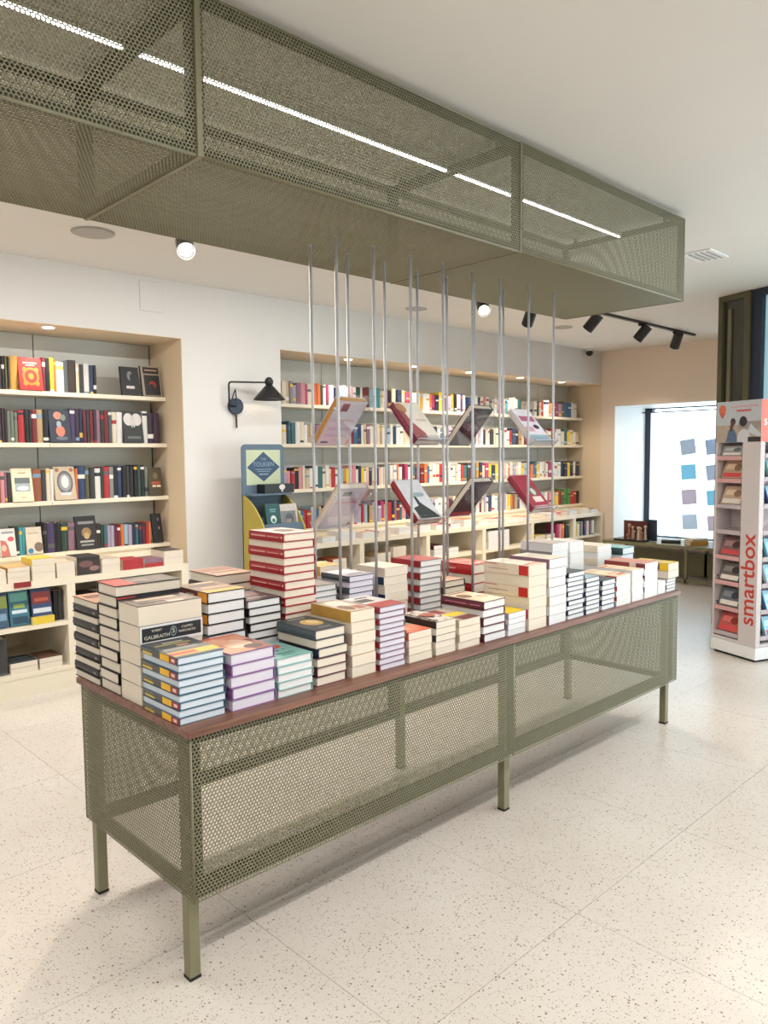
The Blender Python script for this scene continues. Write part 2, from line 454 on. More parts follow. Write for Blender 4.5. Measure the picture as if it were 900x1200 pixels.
for x in (0, hw):
    obj('perforated_panel', pm_, table, (x - TL / 2, -TW / 2, TB)); obj('perforated_panel', pm_, table, (x - TL / 2, TW / 2 - .002, TB))
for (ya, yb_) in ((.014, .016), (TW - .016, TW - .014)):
    tpart('edge_flange', M_OLIVE_SHADE, (.0175, TL - .0175, ya, yb_, TB + .001, TB + .03)); tpart('edge_flange', M_OLIVE_SHADE, (.0175, TL - .0175, ya, yb_, TH - .025, TH - .001))
    for (xa_, xb_) in ((.0175, .04), (TL / 2 - .03, TL / 2 + .03), (TL - .04, TL - .0175)): tpart('edge_flange', M_OLIVE_SHADE, (xa_, xb_, ya, yb_, TB + .03, TH - .025))
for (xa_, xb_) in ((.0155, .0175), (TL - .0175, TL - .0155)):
    tpart('edge_flange', M_OLIVE_SHADE, (xa_, xb_, .016, TW - .016, TB + .001, TB + .03)); tpart('edge_flange', M_OLIVE_SHADE, (xa_, xb_, .006, TW - .006, TH - .025, TH - .001))
    for (ya, yb_) in ((.016, .045), (TW - .045, TW - .016)): tpart('edge_flange', M_OLIVE_SHADE, (xa_, xb_, ya, yb_, TB + .03, TH - .025))
pe = perf_mesh(TW - .005, TH - TB)
obj('perforated_panel', pe, table, (-TL / 2 + .002, -TW / 2 + .0025, TB), math.pi / 2)
obj('perforated_panel', pe, table, (TL / 2, -TW / 2 + .0025, TB), math.pi / 2)

# ------------------------------------------------------------------ the canopy above
Y0, Y1, ZB, ZT = 0.077, 0.865, 2.408, 2.866
J = [-2.973, -1.423, 0.127, 1.674, 3.242]
can = empty('canopy', (0, 0, ZB)); can.location = (0.13, (Y0 + Y1) / 2, ZB)
tag(can, 'olive perforated metal canopy box hung under the ceiling with an LED strip', 'canopy')
ox, oy, oz = can.location
def cpart(n, mt, *bs): return boxes(n, mt, can, *[(b[0] - ox, b[1] - ox, b[2] - oy, b[3] - oy, b[4] - oz, b[5] - oz) for b in bs])
for a, b_ in zip(J[:-1], J[1:]):
    w = 1.548
    fm = perf_mesh(w - .004, ZT - ZB)
    obj('perforated_panel', fm, can, (a + .002 - ox, Y0 - oy, 0)); obj('perforated_panel', fm, can, (a + .002 - ox, Y1 - .002 - oy, 0))
    bm = perf_mesh(w - .004, Y1 - Y0 - .006)
    o = obj('perforated_panel', bm, can, (a + .002 - ox, Y0 + .003 - oy, 0.002)); o.rotation_euler = (-math.pi / 2, 0, 0)
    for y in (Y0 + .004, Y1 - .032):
        cpart('rail', M_OLIVE_SHADE, (a + .025, b_ - .025, y, y + .028, ZB + .005, ZB + .033)); cpart('rail', M_OLIVE_SHADE, (a + .025, b_ - .025, y, y + .028, ZT - .03, ZT))
for x in J:
    xs = (x - .024, x + .024)
    if x == J[-1]: xs = (x - .03, x - .004)
    if x == J[0]: xs = (x, x + .026)
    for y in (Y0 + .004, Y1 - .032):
        cpart('post', M_OLIVE_SHADE, (xs[0], xs[1], y, y + .028, ZB + .005, ZT))
    cpart('cross_bar', M_OLIVE_SHADE, (xs[0], xs[1], Y0 + .032, Y1 - .032, ZT - .03, ZT)); cpart('cross_bar', M_OLIVE_SHADE, (xs[0], xs[1], Y0 + .032, Y1 - .032, ZB + .005, ZB + .033))
    for y in (Y0 + .1, Y1 - .1): cpart('hanger', M_OLIVE, (x - .02 if x < 3 else x - .03, x + .0 if x < 3 else x - .01, y, y + .02, ZT, ZC))
# raised seam on the joint nearest the viewer
cpart('seam', M_OLIVE, (J[2] - .006, J[2] + .012, Y0 - .004, Y0 + .002, ZB, ZT), (J[2] - .006, J[2] + .008, Y0, Y1, ZB - .004, ZB + .001))
cpart('seam', M_OLIVE, (J[3] - .004, J[3] + .004, Y0 - .003, Y0 + .002, ZB, ZT), (J[3] - .004, J[3] + .004, Y0, Y1, ZB - .003, ZB + .001))
ep = perf_mesh(Y1 - Y0 - .006, ZT - ZB)
obj('perforated_panel', ep, can, (J[-1] - ox, Y0 + .003 - oy, 0), math.pi / 2)
obj('perforated_panel', ep, can, (J[0] + .002 - ox, Y0 + .003 - oy, 0), math.pi / 2)
for a, b_ in zip(J[:-1], J[1:]):
    st = cpart('led_strip', M_ALU, (a + .03, b_ - .03, .455, .49, ZT - .022, ZT))
    bx = MB().box(a + .03 - ox, b_ - .03 - ox, 0.465 - oy, .481 - oy, ZT - .026 - oz, ZT - .022 - oz)
    obj('diffuser', bx.mesh('diffuser', [M_LED]), st)

# ------------------------------------------------------------------ books
PAL = {
 'black': (30, 29, 31), 'charcoal': (58, 57, 58), 'dark brown': (62, 44, 38), 'navy': (38, 50, 84), 'dark blue': (44, 66, 108), 'blue': (52, 104, 150), 'pale blue': (150, 186, 206),
 'teal': (58, 112, 118), 'turquoise': (70, 168, 182), 'slate': (78, 92, 100), 'grey': (140, 140, 140), 'grey green': (110, 122, 108), 'white': (228, 226, 222), 'cream': (226, 212, 184), 'beige': (206, 186, 156),
 'tan': (186, 150, 104), 'ochre': (204, 150, 50), 'yellow': (240, 204, 40), 'orange': (232, 110, 50), 'rust': (160, 84, 48), 'red': (196, 40, 44), 'dark red': (128, 34, 40), 'maroon': (108, 40, 56),
 'pink': (222, 140, 150), 'magenta': (190, 56, 110), 'mauve': (148, 104, 124), 'lilac': (174, 160, 190), 'purple': (74, 58, 104), 'plum': (64, 44, 64), 'olive': (96, 92, 60), 'green': (70, 150, 60), 'dark green': (44, 74, 62), 'peach': (236, 190, 164),
}
for _k, _c in list(PAL.items()):
    _g = .3 * _c[0] + .59 * _c[1] + .11 * _c[2]
    PAL[_k] = tuple(.82 * x + .18 * _g for x in _c)
PAGE = {'cream': lin((232, 221, 204)), 'white': lin((230, 230, 230)), 'lilac': lin((222, 218, 230)), 'blue': lin((214, 224, 234))}
ORD = ['', 'first', 'second', 'third', 'fourth', 'fifth', 'sixth', 'seventh', 'eighth', 'ninth', 'tenth', 'eleventh', 'twelfth', 'thirteenth', 'fourteenth', 'fifteenth', 'sixteenth', 'seventeenth', 'eighteenth', 'nineteenth']
TENS = {2: 'twent', 3: 'thirt', 4: 'fort', 5: 'fift', 6: 'sixt', 7: 'sevent', 8: 'eight', 9: 'ninet'}
def ordinal(n):
    if n < 20: return ORD[n]
    if n % 10 == 0: return TENS[n // 10] + 'ieth'
    return TENS[n // 10] + 'y-' + ORD[n % 10]

_bk = {}
def book_meshes(w, hh, t, hard):
    """lying book, centred in x/y, base z=0; spine at -x. returns (cover, pages)"""
    key = (round(w, 4), round(hh, 4), round(t, 4), hard)
    if key in _bk: return _bk[key]
    bt = (0.0022 if t > .026 else 0.0015) if hard else 0.0006; ov = 0.003 if hard else 0.0
    x0, x1, y0, y1 = -w / 2, w / 2, -hh / 2, hh / 2
    c = MB()
    c.box(x0 + .0005, x1, y0, y1, 0, bt); c.box(x0 + .0005, x1, y0, y1, t - bt, t)
    # spine, rounded for hardcovers
    n = 5; bul = 0.004 if hard else 0.0
    prof = []
    for k in range(n + 1):
        a = k / n
        prof.append((x0 + bul * (1 - math.sin(math.pi * a)) if hard else x0, t * a))
    vs = []
    for (xx, zz) in prof: vs += [(xx, y0, zz), (xx, y1, zz), (xx + bt + .0006, y0, zz), (xx + bt + .0006, y1, zz)]
    fs = []
    for k in range(n):
        a = 4 * k; b = a + 4
        fs += [(a, a + 1, b + 1, b), (a + 2, b + 2, b + 3, a + 3), (a, b, b + 2, a + 2), (a + 1, a + 3, b + 3, b + 1)]
    c.add(vs, fs)
    p = MB(); e = 0.0004
    p.box(x0 + bt + bul + .0008, x1 - (ov + .001 if hard else 0.0012), y0 + (ov if hard else 0.001), y1 - (ov if hard else 0.001), bt + e * 0, t - bt)
    r = (c.mesh('cover', [M_COVER]), p.mesh('page_block', [M_PAGES]))
    _bk[key] = r
    return r

def ell(cx, cy, rx, ry, n=20):
    return [(cx + rx * math.cos(2 * math.pi * k / n), cy + ry * math.sin(2 * math.pi * k / n)) for k in range(n)]

def print_mesh(shapes, fn, name):
    """flat print: list of (polygon or rect, colour) in 0..1 coords; fn maps (a, b, layer) to a point"""
    mb = MB(); mats = []
    for k, (sh, colr) in enumerate(shapes):
        mt = cmat(PAL[colr] if isinstance(colr, str) else colr)
        if mt not in mats: mats.append(mt)
        pts = [(sh[0], sh[2]), (sh[1], sh[2]), (sh[1], sh[3]), (sh[0], sh[3])] if not isinstance(sh[0], tuple) else sh
        mb.add([fn(a, b, k) for a, b in pts], [tuple(range(len(pts)))], mats.index(mt))
    return mb.mesh(name, mats)

def cover_print(book, shapes, w, hh, t, back=False):
    def fn(a, b, k):
        z = t + .0003 + k * .00012
        if back: z = -.0003 - k * .00012
        return (-w / 2 + .004 + a * (w - .005), -hh / 2 + .001 + b * (hh - .002), z)
    return obj('cover_print', print_mesh(shapes, fn, 'cover_print'), book)

def spine_print_mesh(shapes, w, hh, t):
    return print_mesh(shapes, lambda a, b, k: (-w / 2 - .0004 - k * .00012, hh / 2 - a * hh, t * (.06 + .88 * b)), 'spine_print')

def text_mesh(body, size, align='CENTER', extrude=0.0003, bold=0.0):
    cu = bpy.data.curves.new('lettering', 'FONT'); cu.body = body; cu.size = size; cu.align_x = align; cu.align_y = 'CENTER'
    cu.extrude = extrude; cu.resolution_u = 3; cu.offset = bold
    tmp = bpy.data.objects.new('lettering', cu); COL.objects.link(tmp)
    dg = bpy.context.evaluated_depsgraph_get()
    me = bpy.data.meshes.new_from_object(tmp.evaluated_get(dg))
    bpy.data.objects.remove(tmp); bpy.data.curves.remove(cu)
    return me

def lettering(parent, body, size, mt, matrix, **k):
    me = text_mesh(body, size, **k); me.materials.clear(); me.materials.append(mt)
    o = obj('lettering', me, parent); o.matrix_local = matrix
    return o

def make_book(x, y, z, rz, w, hh, t, color, page, hard, label, group, sp=None, name='book'):
    cm, pm = book_meshes(w, hh, t, hard)
    o = obj(name, cm, None, (x, y, z), rz, lin(color))
    obj('page_block', pm, o, color=PAGE[page])
    if sp: obj('spine_print', sp, o)
    tag(o, label, 'book', group)
    return o

ROT = {'L': 0.0, 'R': math.pi, 'F': math.pi / 2, 'B': -math.pi / 2}
def stack(desc, rect, z0, ztop, n, color, page, hard=False, pat='LR', art=None, sart=None, top=None, jit=.0025, ang=.012, over=None, cname=None, shift_top=(0, 0)):
    """desc singles the stack out. pat: side the spine is on, from the top book down, repeated."""
    X0, X1, Ya, Yb = rect
    t = (ztop - z0) / n
    cx, cy = (X0 + X1) / 2, (Ya + Yb) / 2
    sps = {}
    res = []
    for k in range(n):                       # k = 0 is the top book
        side = pat[k % len(pat)]
        lw, lh = (X1 - X0, Yb - Ya) if side in 'LR' else (Yb - Ya, X1 - X0)
        z = z0 + (n - 1 - k) * t
        c = PAL[color] if isinstance(color, str) else color
        if over and k in over: c = PAL[over[k]]
        sp = None
        if sart:
            kk = side in 'LR'
            if kk not in sps: sps[kk] = spine_print_mesh(sart, lw, lh, t)
            sp = sps[kk]
        pos = 'topmost book' if k == 0 else ('lowest book' if k == n - 1 else ordinal(k + 1) + ' book down')
        dx = R.uniform(-jit, jit); dy = R.uniform(-jit, jit)
        if k == 0 or (k == 1 and shift_top[0]): dx += shift_top[0]; dy += shift_top[1]
        b = make_book(cx + dx, cy + dy, z, ROT[side] + R.uniform(-ang, ang), lw, lh, t - .0005, c, page, hard, pos + ' in the ' + desc, desc, sp)
        if k == 0 and art: cover_print(b, art, lw, lh, t)
        res.append(b)
    return res

# prints (x from spine to fore edge, y from foot to head)
A_YEL = [((0, 1, 0, 1), (86, 90, 92)), ((0, 1, .08, .30), (236, 176, 40)), ((.0, .55, .12, .26), (206, 70, 50)), ((.05, .8, .40, .52), (126, 130, 120)), ((.08, .85, .70, .76), (190, 176, 120)), ((.30, .75, .80, .85), (210, 206, 190)), ((.45, .7, .56, .64), (220, 160, 130))]
SP_YEL = [((0, 1, 0, 1), (84, 86, 84)), ((.05, .33, .0, .35), (222, 190, 80)), ((.02, .3, .55, .8), (120, 116, 96)), ((.55, .80, 0, 1), (240, 186, 40)), ((.80, 1, 0, 1), (150, 50, 52)), ((.86, .95, .25, .75), (226, 200, 190))]
A_LIL = [((0, 1, 0, 1), (216, 150, 120)), ((0, .4, .4, 1), (150, 96, 84)), (ell(.45, .55, .3, .26), (238, 196, 170)), (ell(.7, .3, .25, .2), (232, 170, 140)), (ell(.3, .8, .2, .12), (96, 64, 66)), ((.0, 1, 0, .07), (226, 110, 80))]
A_TEAL = [((0, 1, 0, 1), (132, 184, 176)), (ell(.45, .3, .26, .15), (208, 84, 70)), ((.25, .75, .72, .78), (70, 120, 116)), ((.3, .7, .83, .87), (70, 120, 116)), (ell(.55, .58, .05, .04), (60, 104, 104)), (ell(.35, .55, .03, .03), (60, 104, 104))]
A_DARK = [((0, 1, 0, 1), (74, 80, 82)), (ell(.55, .52, .30, .22), (206, 168, 104)), (ell(.62, .55, .16, .14), (230, 206, 150)), ((.2, .8, .86, .91), (168, 166, 158)), ((.3, .7, .12, .16), (150, 148, 140))]
A_OCH = [((0, 1, 0, 1), (214, 196, 176)), (ell(.5, .65, .35, .25), (232, 224, 214)), (ell(.3, .3, .22, .2), (150, 120, 100)), ((.55, .9, .1, .35), (176, 120, 104)), ((.1, .9, .92, .96), (120, 90, 70))]
A_RED6 = [((0, 1, 0, 1), (228, 222, 216)), ((0, 1, 0, .38), (186, 76, 70)), ((.05, .6, .5, .75), (84, 78, 76)), ((.3, .8, .82, .9), (90, 84, 82))]
A_ORANGE = [((0, 1, 0, 1), (230, 120, 84)), ((0, 1, .5, 1), (150, 150, 118)), ((.1, .5, .2, .4), (240, 160, 110))]
A_PATT = [((0, 1, 0, 1), (226, 216, 204))] + [(ell(R.random(), R.random(), .04, .03, 6), (96, 70, 60)) for _ in range(40)] + [(ell(.55, .5, .28, .16), (168, 84, 58)), ((.0, .12, 0, 1), (70, 40, 40))]
A_YDR = [((0, 1, 0, 1), (196, 180, 160)), ((0, 1, .35, .6), (238, 208, 50)), ((0, .6, .65, 1), (150, 54, 60)), ((.2, 1, 0, .28), (120, 70, 66))]
A_MAR = [((0, 1, 0, 1), (232, 216, 184)), (ell(.3, .62, .22, .16), (150, 112, 90)), (ell(.7, .4, .2, .12), (206, 160, 120)), ((.1, .9, .88, .93), (150, 60, 80))]
A_YELTOP = [((0, 1, 0, 1), (242, 208, 40)), ((.1, .8, .6, .7), (230, 226, 210))]
A_WHRED = [((0, 1, 0, 1), (234, 222, 204)), ((.35, .95, .08, .12), (206, 60, 56)), ((.35, .95, .16, .20), (206, 60, 56)), ((.1, .4, .08, .2), (214, 110, 100)), ((.1, .9, .7, .74), (214, 190, 170))]
SP_WHRED = [((0, 1, 0, 1), (228, 214, 196)), ((.78, .98, 0, 1), (196, 40, 36)), ((.1, .55, .4, .48), (170, 150, 140)), ((.02, .3, .9, 1), (214, 120, 110))]
A_MCOL = [((0, 1, 0, 1), (140, 112, 92)), ((0, 1, 0, .22), (232, 168, 60)), ((.2, .9, .35, .5), (190, 150, 120)), ((.1, .8, .6, .8), (96, 72, 66)), ((.4, .9, .85, .95), (200, 180, 150))]
SP_MCOL = [((0, 1, 0, 1), (96, 50, 40)), ((.0, .3, .1, .9), (150, 60, 52)), ((.35, .6, .3, .7), (176, 166, 150)), ((.72, 1, 0, 1), (226, 156, 54))]
A_MAUVE = [((0, 1, 0, 1), (96, 78, 82)), ((.1, .9, .3, .6), (132, 106, 108)), ((.2, .8, .75, .82), (176, 160, 156))]
A_REDW = [((0, 1, 0, 1), (232, 222, 210)), ((.2, .9, .2, .6), (206, 176, 160)), (ell(.55, .5, .25, .22), (120, 96, 90)), ((.1, .9, .85, .93), (176, 60, 56))]
SP_RED = [((.08, .5, .4, .6), (222, 160, 150)), ((.55, .88, .42, .58), (214, 140, 132)), ((.93, .97, .35, .65), (226, 180, 170))]
A_GALB = [((0, 1, 0, 1), (106, 90, 82)), ((.0, .5, .1, .9), (80, 66, 62)), ((.15, .4, .15, .8), (186, 164, 140)), ((.5, .9, .3, .9), (150, 120, 104)), ((.6, .8, .1, .5), (60, 54, 54)), ((.75, .95, .5, .75), (206, 190, 170))]
A_CORAL = [((0, 1, 0, 1), (84, 76, 72)), ((0, 1, 0, .32), (206, 84, 76)), ((.1, .9, .5, .9), (112, 100, 92)), ((.3, .7, .3, .6), (140, 126, 112))]
A_DTAN = [((0, 1, 0, 1), (186, 138, 112)), ((.05, .95, .08, .45), (150, 104, 84)), ((.1, .9, .6, .66), (84, 62, 56)), ((.3, .9, .75, .9), (214, 170, 140))]
A_REDC = [((0, 1, 0, 1), (206, 72, 60)), ((.1, .9, .5, .8), (222, 110, 90)), ((.2, .8, .15, .25), (240, 200, 180))]
A_GREYB = [((0, 1, 0, 1), (190, 182, 190)), ((.1, .9, .45, .9), (222, 216, 218)), ((.2, .8, .2, .3), (120, 112, 124))]
A_YELC = [((0, 1, 0, 1), (232, 190, 130)), ((.1, .9, .2, .5), (222, 160, 90))]
A_CREAMR = [((0, 1, 0, 1), (236, 218, 188)), ((.4, 1, .1, .2), (206, 84, 66)), ((.3, .9, .3, .36), (214, 130, 100)), ((.2, .8, .7, .75), (220, 190, 160))]
SP_CREAMR = [((0, 1, 0, 1), (232, 206, 166)), ((.72, 1, 0, 1), (190, 50, 40))]
SP_MAR = [((.1, .6, .4, .55), (190, 110, 140)), ((.68, .92, .4, .55), (190, 110, 140))]
SP_MRW = [((.0, .62, 0, 1), (140, 50, 52)), ((.62, .78, 0, 1), (228, 210, 196)), ((.78, 1, 0, 1), (120, 44, 50))]

Z = TT
# front row, from the near corner towards the far end
stack('slate and yellow hardcover pile at the near table corner', (-.003, .154, .052, .277), Z, .975, 9, (66, 102, 124), 'blue', True, 'LR', A_YEL, SP_YEL)
stack('purple edged pile with a coral cover beside the slate pile', (.170, .334, .046, .272), Z, .953, 5, (146, 104, 160), 'lilac', True, 'RL', A_LIL)
stack('low pile with an aqua cover and red oval', (.348, .492, .050, .262), Z, .902, 5, (146, 192, 190), 'white', True, 'RL', A_TEAL)
stack('pile topped by a slate cover with a golden oval', (.512, .646, .054, .272), Z, .968, 6, 'maroon', 'cream', True, 'LR', A_DARK, over={0: 'slate', 1: 'charcoal', 2: 'navy'}, shift_top=(-.008, 0))
stack('cream paperback pile with an ochre top spine', (.658, .772, .046, .268), Z, 1.010, 6, 'beige', 'cream', False, 'LR', A_OCH, over={0: 'ochre', 3: 'ochre'})
stack('thin lilac paged pile with a red and white cover', (.786, .920, .040, .252), Z, 1.006, 11, 'mauve', 'lilac', True, 'LR', A_RED6, [((0, 1, -.05, 1.05), (150, 44, 52))])
stack('low pile with an orange and olive cover', (.936, 1.062, .038, .245), Z, .888, 4, 'beige', 'cream', False, 'LR', A_ORANGE, over={0: 'orange'})
stack('pile with a spotted white and rust cover', (1.083, 1.198, .035, .252), Z, .905, 5, 'cream', 'cream', False, 'LR', A_PATT, over={0: 'dark brown', 2: 'charcoal'})
stack('pile with a yellow banded tan cover', (1.214, 1.346, .031, .240), Z, .892, 4, 'beige', 'cream', False, 'LR', A_YDR)
stack('pile topped by a cream cover with maroon spine', (1.365, 1.514, .030, .262), Z, .945, 5, 'maroon', 'white', True, 'LR', A_MAR, SP_MAR)
stack('low white pile with a yellow cover', (1.530, 1.654, .026, .235), Z, .872, 4, 'lilac', 'white', False, 'LR', A_YELTOP)
stack('tall cream paperback pile with red squared spines', (1.670, 1.806, .022, .270), Z, 1.062, 6, 'cream', 'cream', False, 'LR', A_WHRED, SP_WHRED)
stack('tall white pile with pink spines beside the navy pile', (1.820, 1.960, .020, .240), Z, 1.075, 7, 'mauve', 'white', False, 'LR', A_WHRED[:1], over={2: 'beige', 4: 'beige'})
stack('thin navy edged pile of ten', (1.974, 2.116, .018, .228), Z, .995, 10, 'navy', 'white', True, 'LR', [((0, 1, 0, 1), 'slate')])
stack('thin navy edged pile of eight', (2.130, 2.258, .018, .228), Z, .952, 8, 'navy', 'white', True, 'RL', [((0, 1, 0, 1), 'pale blue')])
stack('blue edged white pile right of the navy edged piles', (2.276, 2.404, .016, .226), Z, .923, 6, 'dark blue', 'white', True, 'LR', [((0, 1, 0, 1), 'slate')])
stack('white pile topped by a cream and red cover', (2.418, 2.560, .016, .246), Z, .928, 6, 'cream', 'white', False, 'LR', A_CREAMR, SP_CREAMR)
stack('plain white pile between two red spined piles', (2.574, 2.694, .016, .232), Z, .940, 6, 'white', 'white', False, 'RL', A_CREAMR)
stack('white pile topped by a maroon and white spine', (2.708, 2.852, .016, .256), Z, .962, 6, 'white', 'white', False, 'LR', [((0, 1, 0, 1), (206, 150, 134))], SP_MRW)
stack('small white pile near the far table end', (2.866, 2.952, .016, .190), Z, .845, 3, 'white', 'white', False, 'RL')
s21 = stack('grey edged pile at the far table corner', (2.966, 3.078, .016, .200), Z, .846, 4, 'grey', 'white', True, 'LR')
stack('thick yellow banded pair overhanging the far corner', (2.990, 3.118, .020, .250), .846, .930, 2, 'tan', 'cream', False, 'LR', [((0, 1, 0, 1), (214, 190, 90)), ((.1, .9, .3, .6), (190, 160, 130))], [((0, 1, 0, 1), (206, 168, 120)), ((.5, .8, .1, .9), (120, 84, 96)), ((.78, .98, 0, 1), (236, 196, 30))])

# the near end, behind the corner pile
e2 = stack('pile of thick white paperbacks behind the corner', (0.0, .220, .290, .432), Z, 1.090, 5, 'charcoal', 'cream', False, 'BFBBB', A_GALB)
# lettering on the spine that faces the viewer
b = e2[1]
lw, lh, tt = .142, .220, (1.090 - Z) / 5
obj('spine_print', spine_print_mesh([((0, 1, -.06, 1.06), (222, 222, 222)), ((.03, .97, .14, .92), (26, 30, 34)), (ell(.52, .53, .055, .30), (120, 134, 140)), (ell(.52, .53, .042, .22), (52, 62, 68))], lw, lh, tt), b)
M_TXT = cmat((222, 214, 200))
def spine_text(book, body, size, s, tz, w, hh, col=M_TXT):
    # reads left to right when the spine faces -y (book turned by 90 degrees): local +x is away, local y runs to -X
    mtx = Matrix.Translation((-w / 2 - .0011, hh / 2 - s * hh, tz)) @ Matrix(((0, 0, -1, 0), (-1, 0, 0, 0), (0, 1, 0, 0), (0, 0, 0, 1)))
    return lettering(book, body, size, col, mtx)
spine_text(b, 'ROBERT', .0095, .26, tt * .70, lw, lh); spine_text(b, 'GALBRAITH', .0165, .26, tt * .38, lw, lh)
spine_text(b, "L'UOMO", .0105, .74, tt * .66, lw, lh); spine_text(b, 'MARCHIATO', .0105, .74, tt * .45, lw, lh); spine_text(b, 'S', .02, .52, tt * .54, lw, lh)
e3 = stack('tall black edged pile at the near end', (0.0, .232, .444, .590), Z, 1.135, 10, 'black', 'cream', True, 'BFBFBBFBFB', A_CORAL)
obj('spine_print', spine_print_mesh([((0, 1, 0, 1), (54, 54, 56)), ((.0, .28, .85, 1), (190, 60, 60)), ((.3, .75, .45, .6), (120, 120, 120))], .146, .232, .036), e3[1])
stack('pile of dark rounded spines at the near end', (0.0, .150, .600, .800), Z, 1.060, 11, 'black', 'cream', True, 'RL', [((0, 1, 0, 1), (196, 150, 118)), ((.1, .9, .2, .5), (120, 84, 72))], [((.1, .6, .3, .6), (74, 70, 66)), ((.82, .9, .3, .7), (130, 126, 120))])

# second row
stack('dark hardcover pile with an orange banded cover', (.242, .392, .292, .505), Z, 1.100, 9, 'black', 'white', True, 'LRLRR', A_MCOL, SP_MCOL)
stack('mauve covered dark pile left of the red tower', (.402, .544, .292, .500), Z, 1.050, 10, 'black', 'white', True, 'RL', A_MAUVE)
stack('tall tower of red hardcovers', (.556, .702, .292, .512), Z, 1.272, 17, (172, 34, 44), 'cream', True, 'LR', A_REDW, SP_RED)
stack('tan covered pile behind the orange banded pile', (.425, .585, .530, .735), Z, 1.110, 9, 'dark brown', 'cream', True, 'RL', A_DTAN)
stack('pale teal edged pile right of the red tower', (.785, .920, .425, .640), Z, 1.035, 11, 'grey green', 'white', True, 'RL', [((0, 1, 0, 1), (150, 140, 132))])
stack('lilac grey pile between the first pair of rods', (.950, 1.088, .390, .572), Z, 1.060, 12, 'slate', 'lilac', True, 'LR', A_GREYB, over={0: 'slate', 1: 'lilac', 3: 'purple'})
stack('white paperback pile with navy spine labels', (1.152, 1.292, .390, .570), Z, 1.072, 8, 'white', 'cream', False, 'RL', [((0, 1, 0, 1), (226, 214, 196))], [((.7, 1, 0, 1), (40, 58, 84))])
stack('red spined white pile between the second rods', (1.368, 1.512, .390, .572), Z, 1.080, 11, 'grey', 'white', True, 'LR', [((0, 1, 0, 1), (170, 40, 46))], [((0, 1, -.05, 1.05), (160, 36, 44))])
stack('low tan covered pile behind the maroon topped pile', (1.585, 1.738, .440, .640), Z, .955, 6, 'charcoal', 'cream', True, 'RL', [((0, 1, 0, 1), (196, 150, 120)), ((.1, .9, .3, .5), (150, 90, 76))])
stack('pile of thick bright red hardcovers', (1.800, 1.962, .445, .660), Z, 1.010, 5, (186, 40, 40), 'cream', True, 'LRL', A_REDC, [((.1, .5, .4, .6), (220, 150, 140))])
stack('orange cream pile at the back beside the first rods', (.978, 1.098, .610, .752), Z, 1.075, 8, 'ochre', 'cream', False, 'LR', A_YELC)
stack('white pile between the last pair of rods', (2.268, 2.420, .300, .500), Z, 1.085, 7, 'white', 'white', False, 'RL', [((0, 1, 0, 1), (196, 186, 176))], over={1: 'grey', 3: 'grey'})
stack('tall upright edged white pile right of the rods', (2.482, 2.620, .330, .520), Z, 1.072, 5, 'white', 'white', False, 'RL', [((0, 1, 0, 1), (232, 228, 222))])
stack('cream white pile behind the plain white pile', (2.730, 2.880, .310, .510), Z, 1.030, 7, 'cream', 'white', False, 'LR', [((0, 1, 0, 1), (230, 222, 208))])
stack('dark teal pile near the far table end', (2.920, 3.060, .262, .440), Z, 1.005, 6, (44, 72, 76), 'blue', True, 'LR', [((0, 1, 0, 1), (150, 196, 200))])

